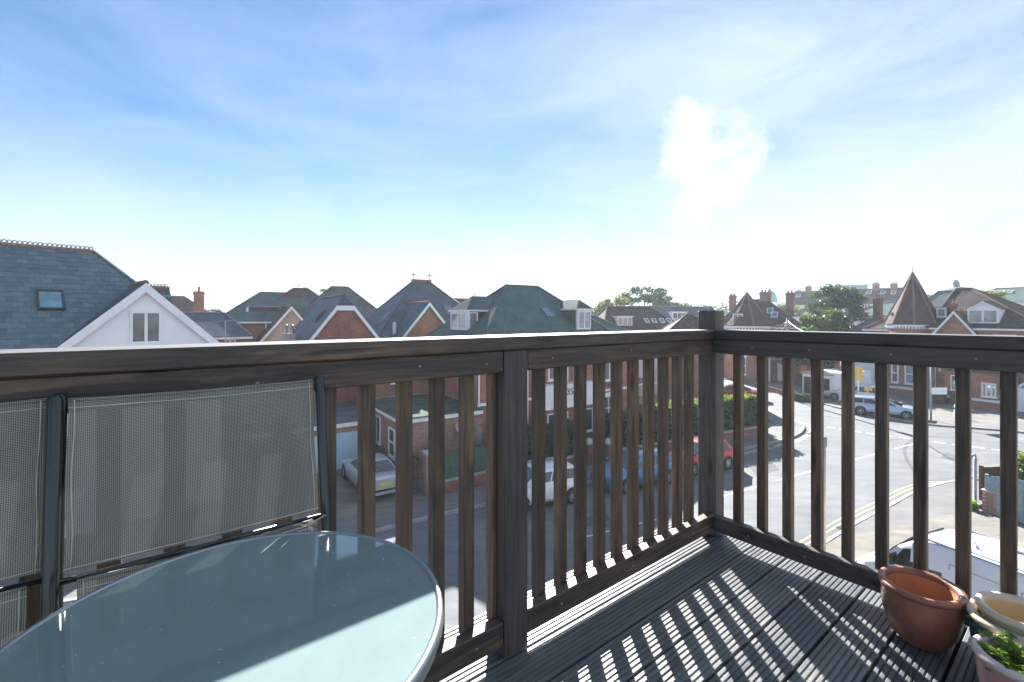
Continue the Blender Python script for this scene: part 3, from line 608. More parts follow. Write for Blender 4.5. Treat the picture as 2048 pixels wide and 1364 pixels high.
def gable(h, x0, x1, y0, y1, ze, zr, axis='y', mat='roof_slate', wall='brick_red', barge='white_paint', rmat=None, ov=.25, bw=.28, fo=.25, back=True, cut=0):
    """pitched roof with its ridge along axis; gable wall and bargeboards at the low end (and back)"""
    def T(a, b, z): return (a, b, z) if axis == 'y' else (b, a, z)
    a0, a1, b0, b1 = (x0, x1, y0, y1) if axis == 'y' else (y0, y1, x0, x1)
    am = (a0 + a1) / 2; sl = (zr - ze) / (am - a0); A0 = a0 - ov; A1 = a1 + ov; zl = ze - sl * ov; B0 = b0 - fo; B1 = b1 + (fo if back else 0)
    ends = [(b0, B0, 1)] + ([(b1, B1, -1)] if back else [])
    if cut:                                    # half hip: the gable's peak is cut off at height zc
        zc_ = zr - cut; ac = cut / sl; bk = B0 + ac * .9
        slab(MB(), [T(A0, B0, zl), T(A0, B1, zl), T(am, B1, zr), T(am, bk, zr), T(am - ac, B0, zc_)]).build('roof_slope', mat, h); slab(MB(), [T(A1, B0, zl), T(A1, B1, zl), T(am, B1, zr), T(am, bk, zr), T(am + ac, B0, zc_)]).build('roof_slope', mat, h)
        slab(MB(), [T(am - ac, B0, zc_), T(am + ac, B0, zc_), T(am, bk, zr)]).build('roof_slope', mat, h)
    else:
        for aa in (A0, A1): slab(MB(), [T(aa, B0, zl), T(aa, B1, zl), T(am, B1, zr), T(am, B0, zr)]).build('roof_slope', mat, h)
    ridge(h, [(T(am, B0 if not cut else bk, zr), T(am, B1, zr))], rmat or mat)
    for (b, Bb, s) in ends:
        cc = cut if s == 1 else 0; zt = zr - .13 - cc; ah = (zr - .13 - ze) / sl; at = cc / sl
        pl = [T(am - ah, b, ze), T(am + ah, b, ze), T(am + at, b, zt), T(am - at, b, zt)] if cc else [T(am - ah, b, ze), T(am + ah, b, ze), T(am, b, zt)]
        MB().prism(pl, Vector(T(0, .2 * s, 0))).build('gable_wall', wall, h)
        if barge:
            for sg in (-1, 1):
                e = T(am + sg * (am - A0), Bb - .03 * s, zl - .02); tp = T(am + sg * at, Bb - .03 * s, zr - cc - .02); dn = Vector((0, 0, -bw))
                MB().prism([Vector(e), Vector(tp), Vector(tp) + dn, Vector(e) + dn], Vector(T(0, .06 * s, 0))).build('bargeboard', barge, h)
            if cc:
                e = Vector(T(am - at - .05, Bb - .04 * s, zt + .1)); tp = Vector(T(am + at + .05, Bb - .04 * s, zt + .1)); MB().prism([e, tp, tp + dn, e + dn], Vector(T(0, .06 * s, 0))).build('bargeboard', barge, h)
FACE = {'-y': ((1, 0), (0, -1)), '-x': ((0, 1), (-1, 0)), '+x': ((0, 1), (1, 0)), '+y': ((1, 0), (0, 1))}
def window(h, cx, cy, z0, z1, wd, face='-y', cols=2, rows=1, frame='white_paint', glass='window_glass', fw=.07, sill=True, dep=.07, lintel=None):
    (hx, hy), (nx, ny) = FACE[face]
    def bx(s0, s1, d0, d1, za, zb, mb):
        xs = sorted((cx + hx * s0 + nx * d0, cx + hx * s1 + nx * d1)); ys = sorted((cy + hy * s0 + ny * d0, cy + hy * s1 + ny * d1))
        return mb.box(xs[0], xs[1], ys[0], ys[1], za, zb)
    w2 = wd / 2; mb = MB()
    bx(-w2, w2, -.04, dep, z0, z0 + fw, mb); bx(-w2, w2, -.04, dep, z1 - fw, z1, mb); bx(-w2, -w2 + fw, -.04, dep, z0 + fw, z1 - fw, mb); bx(w2 - fw, w2, -.04, dep, z0 + fw, z1 - fw, mb)
    for k in range(1, cols): s = -w2 + wd * k / cols; bx(s - fw * .55, s + fw * .55, -.04, dep - .004, z0 + fw, z1 - fw, mb)
    for k in range(1, rows): z = z0 + (z1 - z0) * k / rows; bx(-w2 + fw, w2 - fw, -.04, dep - .008, z - fw * .4, z + fw * .4, mb)
    o = mb.build('window', frame, h)
    bx(-w2 + fw * .6, w2 - fw * .6, -.03, dep - .045, z0 + fw * .6, z1 - fw * .6, MB()).build('pane', glass, o)
    if sill: bx(-w2 - .06, w2 + .06, -.04, dep + .06, z0 - .08, z0 - .002, MB()).build('sill', frame, o)
    if lintel: bx(-w2 - .1, w2 + .1, -.04, .03, z1 + .002, z1 + .2, MB()).build('lintel', lintel, o)
    return o
def rooflight(h, P, ax, up, wd, ln, glass='sky_glass', frame='lead', open_=0):
    """frame and pane lying on a roof plane: ax along the eaves, up the slope"""
    ax = Vector(ax).normalized(); up = Vector(up).normalized(); n = ax.cross(up).normalized(); n = n if n.z > 0 else -n
    P = Vector(P) + n * .02; mt = Matrix((ax, up, n)).transposed().to_4x4(); mt.translation = P
    o = MB().box(-wd / 2, wd / 2, -ln / 2, -ln / 2 + .07, -.05, .09).box(-wd / 2, wd / 2, ln / 2 - .07, ln / 2, -.05, .09).box(-wd / 2, -wd / 2 + .07, -ln / 2 + .07, ln / 2 - .07, -.05, .09).box(wd / 2 - .07, wd / 2, -ln / 2 + .07, ln / 2 - .07, -.05, .09).build('rooflight', frame, h)
    o.matrix_local = mt
    pn = MB().box(-wd / 2 + .06, wd / 2 - .06, -ln / 2 + .06, ln / 2 - .06, .02, .055).build('pane', glass, o)
    if open_: pn.rotation_euler = (R(-open_), 0, 0); pn.location = (0, 0, .06)
    return o
def chimney(h, x, y, z0, z1, wx=.9, wy=.6, mat='brick_red', pots=2, pm='terracotta', ph=.55):
    o = MB().box(x - wx / 2, x + wx / 2, y - wy / 2, y + wy / 2, z0, z1 - .3).box(x - wx / 2 - .06, x + wx / 2 + .06, y - wy / 2 - .06, y + wy / 2 + .06, z1 - .3, z1 - .12).box(x - wx / 2, x + wx / 2, y - wy / 2, y + wy / 2, z1 - .12, z1).build('chimney', mat, h)
    for k in range(pots):
        px = x + (k - (pots - 1) / 2) * wx / max(pots, 1) * .9
        MB().lathe([(.12, 0), (.13, ph * .15), (.10, ph * .3), (.095, ph * .85), (.13, ph * .9), (.12, ph), (.08, ph), (.08, ph - .1)], 10, (px, y, z1 - .02)).build('chimney_pot', pm, o, smooth=True)
    return o
def finial(h, x, y, z, mat='lead', s=1.0, cross=True):
    mb = MB().lathe([(.07 * s, -.15), (.06 * s, .1 * s), (.03 * s, .16 * s), (.03 * s, .75 * s), (0, .82 * s)], 8, (x, y, z))
    if cross: mb.box(x - .2 * s, x + .2 * s, y - .035 * s, y + .035 * s, z + .45 * s, z + .53 * s); mb.lathe([(0, .4 * s), (.075 * s, .49 * s), (0, .58 * s)], 8, (x, y, z))
    return mb.build('finial', mat, h)
def pipe(h, x, y, z0, z1, mat='white_paint', r=.045): return MB().tube([(x, y, z0), (x, y, z1)], r, 8).build('downpipe', mat, h, smooth=True)
def dormer(h, c, wd, z0, z1, face, depth, roof, cheek, win=(2, 1), rise=.55, glass='window_glass', style='hip', frame='white_paint', fw=.07, wz=.08):
    """box dormer: window front, cheeks running back into the slope, small roof"""
    cx, cy = c; (hx, hy), (nx, ny) = FACE[face]; w2 = wd / 2
    def PTL(s, d, z): return (cx + hx * s - nx * d, cy + hy * s - ny * d, z)
    def bx(s0, s1, d0, d1, za, zb):
        a = PTL(s0, d0, 0); b = PTL(s1, d1, 0); xs = sorted((a[0], b[0])); ys = sorted((a[1], b[1])); return MB().box(xs[0], xs[1], ys[0], ys[1], za, zb)
    o = bx(-w2 + .003, w2 - .003, .0, depth, z0, z1).build('dormer', cheek, h)
    fr = bx(-w2, w2, -.02, .10, z0 - .02, z1).build('front', frame, o)
    wn_ = window(h, cx + nx * .02, cy + ny * .02, z0 + wz, z1 - .06, wd - .08, face, win[0], win[1], frame, glass, fw, False)
    wn_.parent = o
    e = .16
    if style == 'flat': bx(-w2 - e, w2 + e, -e, depth, z1, z1 + .12).build('roof', roof, o)
    elif style == 'hip':
        r = MB(); A = PTL(-w2 - e, -e, z1 + .1); B = PTL(w2 + e, -e, z1 + .1); Cc = PTL(w2 + e, depth + .8, z1 + .1); D = PTL(-w2 - e, depth + .8, z1 + .1); T0 = PTL(0, w2 * .8, z1 + .1 + rise); T1 = PTL(0, depth + .8, z1 + .1 + rise)
        for p in ((A, B, T0), (B, Cc, T1, T0), (D, A, T0, T1)): slab(r, p, .05)
        r.build('roof', roof, o); bx(-w2 - e, w2 + e, -e, depth, z1, z1 + .1).build('fascia', frame, o)
    else:
        A = PTL(-w2 - e, -e, z1 - .02); B = PTL(w2 + e, -e, z1 - .02); T0 = PTL(0, -e, z1 + rise); T1 = PTL(0, depth + 1, z1 + rise); Cc = PTL(w2 + e, depth + 1, z1 - .02); D = PTL(-w2 - e, depth + 1, z1 - .02)
        r = MB(); slab(r, (A, T0, T1, D), .05); slab(r, (B, T0, T1, Cc), .05); r.build('roof', roof, o)
        MB().prism([PTL(-w2, .0, z1), PTL(w2, .0, z1), PTL(0, .0, z1 + rise - .1)], Vector(PTL(0, .1, 0)) - Vector(PTL(0, 0, 0))).build('pediment', frame, o)
        bb = MB()
        for q in (A, B): q = Vector(q); tt = Vector(T0); dn = Vector((0, 0, -.16)); bb.prism([q, tt, tt + dn, q + dn], Vector(PTL(0, .04, 0)) - Vector(PTL(0, 0, 0)))
        bb.build('bargeboard', frame, o)
    return o
def hit(fr, px, py, P0, n):                    # where the sight line through a photo pixel meets a plane given in house axes
    u3 = Vector((fr.u.x, fr.u.y, 0)); v3 = Vector((fr.v.x, fr.v.y, 0)); n3 = u3 * n[0] + v3 * n[1] + Vector((0, 0, n[2])); o3 = Vector((fr.o.x, fr.o.y, 0)) + u3 * P0[0] + v3 * P0[1] + Vector((0, 0, P0[2]))
    d = Vector(((px - 1024) / F, 1, -(py - HY) / F)); c = Vector((0, 0, CZ)); t = (o3 - c).dot(n3) / d.dot(n3); q = c + d * t; l = fr.loc(q); return Vector((l[0], l[1], q.z))

# ------------------------------------------------------------------ house A: slate roof with white gable
fa = Fr((-14.28, 18.0), 41); hA = house('slate_house', 'house with big blue slate roof, crested ridge and white rendered gable', 'house', fa)
sl = (10.55 - 6.65) / 3.55; q0, zq0 = .05, 6.65; up = Vector((0, 1, sl)).normalized(); nA = Vector((0, -sl, 1)).normalized()
walls(hA, -11, 3.2, .25, 8.5, 0, 6.6, 'brick_dark')
pR = -1.07; slab(MB(), [(-11, q0, zq0), (pR + 3.55, q0, zq0), (pR, 3.6, 10.55), (-11, 3.6, 10.55)]).build('roof_slope', 'roof_slate', hA)
slab(MB(), [(pR + 3.55, q0, zq0), (pR + 3.55, 7.15, zq0), (pR, 3.6, 10.55)]).build('roof_slope', 'roof_slate', hA); slab(MB(), [(-11, 7.15, zq0), (pR + 3.55, 7.15, zq0), (pR, 3.6, 10.55), (-11, 3.6, 10.55)]).build('roof_slope', 'roof_slate', hA)
ridge(hA, [((pR, 3.6, 10.55), (pR + 3.55, q0, zq0)), ((pR, 3.6, 10.55), (pR + 3.55, 7.15, zq0))], 'roof_slate', .09, 'hip_tiles')
# slates laid course by course on the slope towards the balcony
Lsl = math.hypot(3.55, 3.9); gaug = Lsl / 21; smw = .31; sme = MB().mesh([(-smw / 2 + .005, 0, .016), (smw / 2 - .005, 0, .016), (smw / 2 - .004, gaug * 1.25, 0), (-smw / 2 + .004, gaug * 1.25, 0), (-smw / 2 + .004, 0, -.004), (smw / 2 - .004, 0, -.004), (smw / 2 - .004, gaug * 1.25, -.006), (-smw / 2 + .004, gaug * 1.25, -.006)], [(0, 1, 2, 3), (4, 7, 6, 5), (0, 4, 5, 1), (1, 5, 6, 2), (3, 2, 6, 7), (0, 3, 7, 4)]).data('slate', 'slate')
rs = random.Random(5); cnt = 0
mt = Matrix((Vector((1, 0, 0)), up, nA)).transposed().to_4x4()
for r in range(21):
    s = r * gaug; q = q0 + s * up.y; z = zq0 + s * up.z; pmax = pR + (3.6 - q); x = -4.25 + (smw / 2 if r % 2 else 0)
    while x < pmax - smw / 2:
        zg = 9.14 - abs(x) * .97                              # leave out what lies under the projecting gable roof
        if not (abs(x) < 3.1 and zg > z + .25) and cnt < 300:
            o = link('slate', sme, hA); m2 = mt.copy(); m2.translation = Vector((x, q, z)) + nA * (.020 + rs.uniform(0, .006)); o.matrix_local = m2; o.rotation_euler.rotate_axis('Z', rs.uniform(-.008, .008)); cnt += 1
        x += smw
# crested ridge: one pierced terracotta tile after another
cm = MB(); cm.tube([(-.135, 0, 0), (.135, 0, 0)], .10, 8)
for k in (-.068, .068):
    cm.tube([(k + .056 * math.cos(a), 0, .135 + .062 * math.sin(a)) for a in [math.pi * j / 6 for j in range(-1, 8)]], .018, 6)
cmd = cm.data('crest_tile', 'ridge_clay')
for k in range(18):
    o = link('crest_tile', cmd, hA); o.location = (pR - .135 - k * .275, 3.6, 10.56)
P = hit(fa, 101, 603, (0, q0, zq0), nA); rooflight(hA, P + nA * .03, (1, 0, 0), up, .74, .98, 'blue_glass', 'dark_plastic')  # blue pane colour stands in for reflected sky
# white rendered front gable
gable(hA, -3.2, 3.2, 0, 2.6, 6.05, 9.14, 'y', 'roof_slate', 'white_render', 'white_paint', 'ridge_clay', .22, .36, .16, False)
wz0 = fa.z_at(687, 0, 0); window(hA, .02, 0, wz0, fa.z_at(622, 0, 0), .98, '-y', 2, 1, 'white_paint', 'window_glass', .085, True)
walls(hA, -3.0, 3.0, .01, .3, 0, 6.06, 'white_render')
MB().box(.55, 1.15, -.17, -.155, 8.62, 8.66).build('vent', 'grey_pvc', hA)
MB().tube([(.3, -.02, 6.6), (1.0, -.02, 6.66), (1.6, -.02, 6.62), (2.3, -.02, 6.64)], .012, 5).build('cable', 'black_metal', hA)
chimney(hA, -.75, 3.3, 8.5, 9.3, .6, .5, 'ridge_clay', 0)
# rear wing with its own crested ridge
w0, w1 = fa.p_at(285, 6), fa.p_at(336, 6); zw = fa.z_at(577, w1, 6)
gable(hA, w0, w1, 4.5, 7.5, zw - 1.6, zw, 'x', 'roof_slate', 'roof_slate', None, 'terracotta', .2, .2, .05)
walls(hA, w0 + .05, w1 - .05, 4.7, 7.3, 5, zw - 1.6, 'brick_red')
for k in range(5):
    o = link('crest_tile', cmd, hA); o.location = (w1 - .14 - k * .275, 6, zw + .02)
# television aerial at the gable's foot
ta = fa.xy(2.75, -.1); te = thing('television_aerial', 'grey television aerial mast at the foot of the white gable', 'aerial', (ta.x, ta.y, 6.1), fa.rz)
MB().tube([(0, 0, 0), (0, 0, 1.55)], .018, 6).build('mast', 'steel', te)
MB().tube([(-.45, 0, 1.5), (.45, 0, 1.56)], .012, 6).build('boom', 'steel', te)
for k in range(6): MB().tube([(-.4 + k * .16, -.18, 1.5 + k * .01), (-.4 + k * .16, .18, 1.5 + k * .01)], .007, 5).build('rod', 'steel', te)

# ------------------------------------------------------------------ houses behind, left
def simple_house(label, fr, x0, x1, y0, y1, ze, zr, r0, r1, roof, wall, axis='x', rmat=None, gut='white_paint', name='brick_house'):
    h = house(name, label, 'house', fr); walls(h, x0, x1, y0, y1, 0, ze, wall); hip(h, x0, x1, y0, y1, ze, zr, r0, r1, axis, roof, rmat, gut); return h
def fr_at(px, Y, az): return Fr(((px - 1024) / F * Y, Y), az)
AZ = 57
# dark roof directly behind the white gable
f = fr_at(400, 34, AZ); h = simple_house('low house with dark slate roof and pale eaves behind the white gable', f, -4.2, 3.0, 0, 6, 6.35, 8.1, -2.6, 1.6, 'roof_slate', 'brick_red')
window(h, 1.9, 0, 5.3, 6.1, .7, '-y', 2)
# reddish roof with tall stack
f = fr_at(352, 54, AZ); h = simple_house('house with rust brown tiled roof and tall brick chimney stack', f, -6, 4.5, 0, 8, 7.2, 10.35, -2, .6, 'roof_clay', 'brick_red', rmat='terracotta')
f2 = f.loc(PT(398, 600, 50)); chimney(h, f2[0], f2[1], 6.5, 10.55, .95, .8, 'brick_red', 1)
# green-grey hipped roof
f = fr_at(445, 40, 60); h = simple_house('two storey house with wide green grey hipped roof and red brick walls', f, -.3, 8.6, 0, 9, 7.45, 10.2, 3.0, 6.6, 'roof_green', 'brick_orange')
pipe(h, 3.3, -.35, 5.5, 7.3)
for x, z in ((1.4, 6.3), (2.2, 5.9), (1.9, 7.05), (2.9, 6.6), (1.0, 6.9)): MB().box(x - .16, x + .16, -.03, .02, z - .07, z + .07).build('airbrick', 'terracotta', h)
# plum roof with cream gable and small side dormer
f = fr_at(600, 40, AZ); h = house('plum_roof_house', 'house with plum brown steep roof, cream gable and white bargeboards', 'house', f)
walls(h, -4.5, 6.5, 4, 12, 0, 6.6, 'brick_red'); hip(h, -4.5, 6.5, 4, 12, 6.6, 10.7, .6, 1.9, 'x', 'roof_plum', 'roof_plum')
gable(h, -3.6, 2.2, 0, 6, 5.2, 8.75, 'y', 'roof_plum', 'cream_render', 'white_paint', None, .25, .28, .3, False); walls(h, -3.4, 2.0, .02, 5, 0, 5.25, 'cream_render')
window(h, -1.2, 0, 4.4, 5.3, 1.2, '-y', 2); finial(h, 1.0, 8, 10.7, 'roof_plum', .7)
dormer(h, (-3.7, 5.4), 1.5, 7.2, 8.7, '-x', 2.6, 'lead', 'roof_plum', (2, 1), .3, 'window_glass', 'flat')
mb = MB()
for x in (2.8, 3.9): MB().tube([(x, 5.6, 8.3), (x, 5.5, 8.9)], .09, 8).build('flue', 'white_paint', h)
# gable with slate slope and half hip
f = fr_at(690, 29, AZ); h = house('half_hip_house', 'brick house end with half hipped gable, white bargeboards and blue slate slope', 'house', f)
gable(h, -2.35, 2.35, 0, 7.6, 6.15, 9.2, 'y', 'roof_slate', 'brick_red', 'white_paint', 'roof_slate', .3, .3, .22, True, .66); walls(h, -2.2, 2.2, .02, 7.4, 0, 6.2, 'brick_red')
sE = (9.2 - 6.15) / 2.35; nE = Vector((-sE, 0, 1)).normalized(); P = hit(f, 641, 633, (0, 0, 9.2), nE); rooflight(h, P, (0, 1, 0), (1, 0, sE), .6, .9, 'window_glass', 'dark_plastic')
MB().box(-2.8, -2.68, -.2, 7.8, 5.72, 5.86).build('gutter', 'white_paint', h); pipe(h, -2.5, -.15, 0, 5.7)
# grey pyramid roof
f = fr_at(700, 42, AZ); h = simple_house('house with weathered grey green pyramid roof behind half hipped gable', f, -4.2, 4.2, 0, 8.4, 6.9, 10.75, -.7, .8, 'roof_grey', 'brick_red')
# scaffold-like chimney pots and roof clutter between the roofs
f = fr_at(578, 31, AZ); cl = thing('flue_stack', 'short stone flue stack with pale cowls among the roofs', 'chimney', (f.o.x, f.o.y, 0), f.rz)
MB().box(-.35, .35, -.3, .3, 0, 6.7).build('stack', 'stone_grey', cl); 
for s in (-.18, .18): MB().lathe([(.12, 0), (.1, .5), (.13, .55), (.05, .6)], 10, (s, 0, 6.7)).build('cowl', 'steel', cl, smooth=True)
# ------------------------------------------------------------------ house with two crosses
f = Fr(((827 - 1024) / F * 41, 41), AZ); h = house('cross_finial_house', 'tall slate pyramid roofed house with cross finials on a red ridge', 'house', f)
walls(h, -4.8, 6.4, -4.8, 5, 0, 5.7, 'brick_red'); hip(h, -4.8, 6.4, -4.8, 5, 5.7, 11.0, .05, 1.55, 'x', 'roof_slate', 'roof_slate')
ridge(h, [((-.1, .1, 11.05), (1.7, .1, 11.05))], 'terracotta', .16); finial(h, .05, .1, 11.1, 'lead', .95); finial(h, 1.55, .1, 11.1, 'lead', .95)
gq = -6.2; gp = f.p_at(857, gq); gable(h, gp - 3.2, gp + 3.2, gq, 0, 5.1, 8.95, 'y', 'roof_slate', 'brick_orange', 'white_paint', 'terracotta', .25, .28, .25, False); walls(h, gp - 3, gp + 3, gq + .02, -1, 0, 5.2, 'brick_orange'); finial(h, gp, gq + .1, 9.0, 'terracotta', .8)
s_ = (11.0 - 5.7) / (.05 + 5.1); nW = Vector((-s_, 0, 1)).normalized()
for px, py in ((746, 626), (769, 636)):
    P = hit(f, px, py, (.05, 0, 11.0), nW); rooflight(h, P, (0, 1, 0), (1, 0, s_), .62, 1.15, 'sky_glass', 'lead')
MB().box(-3.3, -3.1, -4.4, -4.2, 6.0, 7.4).build('vent_pipe', 'white_paint', h)
P = hit(f, 897, 620, (0, -5.1, 5.7), Vector((0, -5.3 / 5.2, 1)).normalized()); rooflight(h, P, (1, 0, 0), (0, 1, 1.02), .6, 1.1, 'sky_glass', 'lead')
gp2 = f.p_at(905, 3); gable(h, gp2 - 1.6, gp2 + 2.2, -1, 5.5, 6.6, 9.6, 'x', 'roof_slate', 'brick_red', None, 'terracotta', .2); finial(h, gp2 + 2.1, 2.25, 9.6, 'lead', .9)
# ------------------------------------------------------------------ house H: opposite, green tiled roof with two dormers
fh = Fr((-1.83, 24.5), AZ); hH = house('dormer_house', 'red brick house opposite with green tiled hipped roof and two white dormers', 'house', fh)
walls(hH, 0, 12.4, 0, 10, 0, 5.4, 'brick_orange'); hip(hH, 0, 12.4, 0, 10, 5.4, 9.95, 5.0, 7.55, 'x', 'roof_green', 'roof_green')
sH = (9.95 - 5.4) / 5.3
dormer(hH, (8.85, 1.55), 1.2, 6.92, 8.25, '-y', 2.4, 'roof_green', 'roof_green', (2, 1), .62, 'window_curtain', 'hip', 'white_paint', .08)
dl = dormer(hH, (1.55, 5.25), 2.3, 6.95, 8.15, '-x', 2.4, 'roof_green', 'roof_brown', (2, 1), .92, 'window_curtain', 'hip', 'white_paint', .09)
window(hH, 1.95, 4.095, 6.98, 8.1, .62, '-y', 1, 1, 'white_paint', 'window_curtain', .07, False, .04).parent = dl
P = hit(fh, 1095, 625, (0, -.3, 5.4), Vector((0, -sH, 1)).normalized()); rooflight(hH, P, (1, 0, 0), (0, 1, sH), .66, .95, 'sky_glass', 'lead')
pipe(hH, fh.p_at(957), -.06, 0, 5.3); pipe(hH, fh.p_at(1054), -.06, 0, 5.3); pipe(hH, fh.p_at(1134), -.06, 3.8, 5.3); pipe(hH, fh.p_at(1146), -.06, 3.8, 5.3)
# white panelled projecting bay and number
x0, x1 = fh.p_at(1084, -.7), fh.p_at(1192, -.7)
by = MB().box(x0, x1, -.75, -.002, 2.62, 3.78).build('bay_panel', 'white_paint', hH); MB().box(x0 - .06, x1 + .06, -.82, -.004, 3.78, 3.88).build('capping', 'white_paint', by); MB().box(x0 - .06, x1 + .06, -.82, -.004, 2.54, 2.62).build('moulding', 'white_paint', by)
MB().box(x0 + .1, x1 - .1, -.65, -.003, .0, 2.54).build('bay_wall', 'brick_orange', hH)
window(hH, (x0 + x1) / 2 - .9, -.65, .95, 2.3, 1.5, '-y', 2, 1); window(hH, (x0 + x1) / 2 + 1.2, -.65, .95, 2.3, 1.2, '-y', 2, 1)
tcv = bpy.data.curves.new('house_number', 'FONT'); tcv.body = '35'; tcv.size = .52; tcv.extrude = .012; tcv.materials.append(M['number_black'])
tmp = bpy.data.objects.new('tmp', tcv); COL.objects.link(tmp); bpy.context.view_layer.update(); nme = bpy.data.meshes.new_from_object(tmp); bpy.data.objects.remove(tmp); o = link('house_number', nme, hH); o.location = (fh.p_at(1133, -.75), -.765, 3.28); o.rotation_euler = (R(90), 0, 0)
xw = fh.p_at(1218); window(hH, xw, 0, 3.75, 5.15, 1.15, '-y', 2, 1, lintel='stone_grey'); window(hH, xw - .1, 0, 1.2, 2.75, 1.15, '-y', 2, 2, lintel='white_paint'); window(hH, fh.p_at(1104), 0, 4.1, 5.2, .6, '-y', 1, 1)
MB().box(0, 12.4, -.03, 0.02, 3.05, 3.2).build('string_course', 'white_paint', hH)
window(hH, 0, 7.5, 3.8, 5.0, 1.0, '-x', 2)
# flat roofed annexe
fx = house('flat_roof_annexe', 'single storey pinkish brick annexe with mossy flat roof and white fascia', 'extension', fh)
walls(fx, -4.3, -.003, -.45, 5.1, 0, 2.78, 'brick_pink'); MB().box(-4.5, -.004, -.65, 5.15, 2.98, 3.05).build('flat_roof', 'felt_green', fx); MB().box(-4.46, -.005, -.61, 5.14, 2.78, 2.979).build('fascia', 'white_paint', fx)
window(fx, -4.3, .9, .9, 2.3, .9, '-x', 1, 2); window(fx, -4.3, 3.4, 1.1, 2.5, 1.3, '-x', 2, 1); pipe(fx, -4.4, -.3, 0, 2.8); pipe(fx, -4.4, 5.0, 0, 2.8)
MB().box(-.3, -.02, -.48, -.40, 1.2, 2.1).build('meter_box', 'grey_pvc', fx)
for k in range(3): MB().box(-2.6, -2.52, -.452, -.44, .2 + k * .8, .9 + k * .8).build('movement_joint', 'brick_red', fx)
dp = fh.xy(-1.35, -.5); sdh = thing('satellite_dish', 'small pale satellite dish on the annexe brick wall', 'dish', (dp.x, dp.y, 2.2), fh.rz)
d_ = MB().lathe([(0, .0), (.1, .01), (.2, .045), (.28, .1), (.285, .1), (.2, .035), (0, -.012)], 20).build('dish', 'stone_grey', sdh, smooth=True); d_.rotation_euler = (R(65), 0, R(15))
MB().tube([(0, .06, -.06), (0, -.18, .05)], .012, 6).build('arm', 'steel', sdh)
# two storey rear block of the dormer house, rising behind the annexe roof
walls(hH, -4.25, -.002, 5.2, 11, 0, 6.0, 'brick_red', 'rear_wall'); MB().box(-4.45, -.001, 5.0, 11.2, 6.0, 6.15).build('rear_roof', 'felt_grey', hH)
MB().box(-4.2, -.01, 5.15, 5.2, 3.06, 3.14).build('flashing', 'lead', hH); window(hH, -2.4, 5.2, 3.9, 5.2, 1.1, '-y', 2)
# garages left of the annexe
fg = Fr((PT(672, 634, 23.3).x, 23.3), AZ); ga = house('garage', 'flat roofed garage with pale blue up and over door and white fascia', 'garage', fg)
walls(ga, -3.6, 1.8, .06, 6, 0, 2.2, 'brick_red'); MB().box(-3.8, 2.0, -.05, 6.2, 2.42, 2.5).build('flat_roof', 'felt_grey', ga); MB().box(-3.76, 1.96, -.02, 6.16, 2.2, 2.419).build('fascia', 'white_paint', ga)
dd = MB().box(-1.6, 1.45, .02, .08, .1, 1.92).build('garage_door', 'garage_door_paint', ga)
for k in range(16): MB().box(-1.58 + k * .19, -1.58 + k * .19 + .17, .005, .03, .14, 1.9).build('panel', 'garage_door_paint', dd)
MB().box(-1.75, 1.6, -.01, .07, 1.93, 2.12).build('lintel', 'brick_pink', ga)
MB().lathe([(0, .03), (.03, .03), (.03, 0), (0, 0)], 8, (-.1, 0, .75)).build('handle', 'steel', ga)
fg2 = Fr(fg.xy(.2, 7.2), AZ); g2 = house('rear_garage', 'second flat roofed outbuilding with dark felt roof behind the blue garage', 'garage', fg2)
walls(g2, -5, 3.2, 0, 6, 0, 2.7, 'brick_dark'); MB().box(-5.2, 3.4, -.2, 6.2, 2.86, 2.94).build('flat_roof', 'felt_grey', g2); MB().box(-5.15, 3.35, -.15, 6.15, 2.7, 2.859).build('fascia', 'white_paint', g2)

# ------------------------------------------------------------------ house I and neighbours, far side of the side road
fi = Fr((PT(1290, 634, 52).x, 52), 85); hI = house('rooflight_row_house', 'house with brown tiled hipped roof and a row of small rooflights', 'house', fi)
walls(hI, -4.6, 4.3, 0, 9, 0, 6.2, 'white_render'); hip(hI, -4.6, 4.3, 0, 9, 6.2, 9.05, -3.0, 2.2, 'x', 'roof_brown', 'roof_brown')
sI = (9.05 - 6.2) / 4.8; nI = Vector((0, -sI, 1)).normalized()
for px in (1293, 1308, 1324, 1338, 1354):
    P = hit(fi, px, 642, (0, -.3, 6.2), nI); rooflight(hI, P, (1, 0, 0), (0, 1, sI), .5, .9, 'sky_glass' if px != 1308 else 'window_glass', 'white_paint')
dormer(hI, (fi.p_at(1250, .8), .8), 1.7, 6.75, 7.8, '-y', 1.6, 'white_paint', 'white_render', (3, 1), .2, 'window_curtain', 'flat')
for px in (1336, 1366, 1391): MB().box(fi.p_at(px, -.1) - .35, fi.p_at(px, -.1) + .35, -.14, -.02, 0.8, 3.2).build('white_pillar', 'white_paint', hI)
window(hI, 0, 0, 3.6, 5.2, 1.3); window(hI, 2.6, 0, 3.6, 5.2, 1.3); window(hI, -2.5, 0, 3.6, 5.2, 1.3)
f = Fr((PT(1205, 634, 38).x, 38), AZ); h = simple_house('low green tiled hipped roof tucked behind the dormer house', f, -2.4, 3.4, 0, 5, 6.2, 7.9, -.6, 1.4, 'roof_green', 'brick_orange')
f = Fr((PT(1352, 634, 74).x, 74), 85); h = house('white_dormer_house', 'far house with grey roof and wide white flat dormer', 'house', f)
walls(h, -4, 8, 0, 8, 0, 6.8, 'white_render'); gable(h, -4, 8, 0, 8, 6.8, 9.5, 'x', 'roof_slate', 'white_render', None, None, .2); dormer(h, (1.0, .9), 2.4, 7.35, 8.55, '-y', 2, 'white_paint', 'white_render', (3, 1), .2, 'window_glass', 'flat')
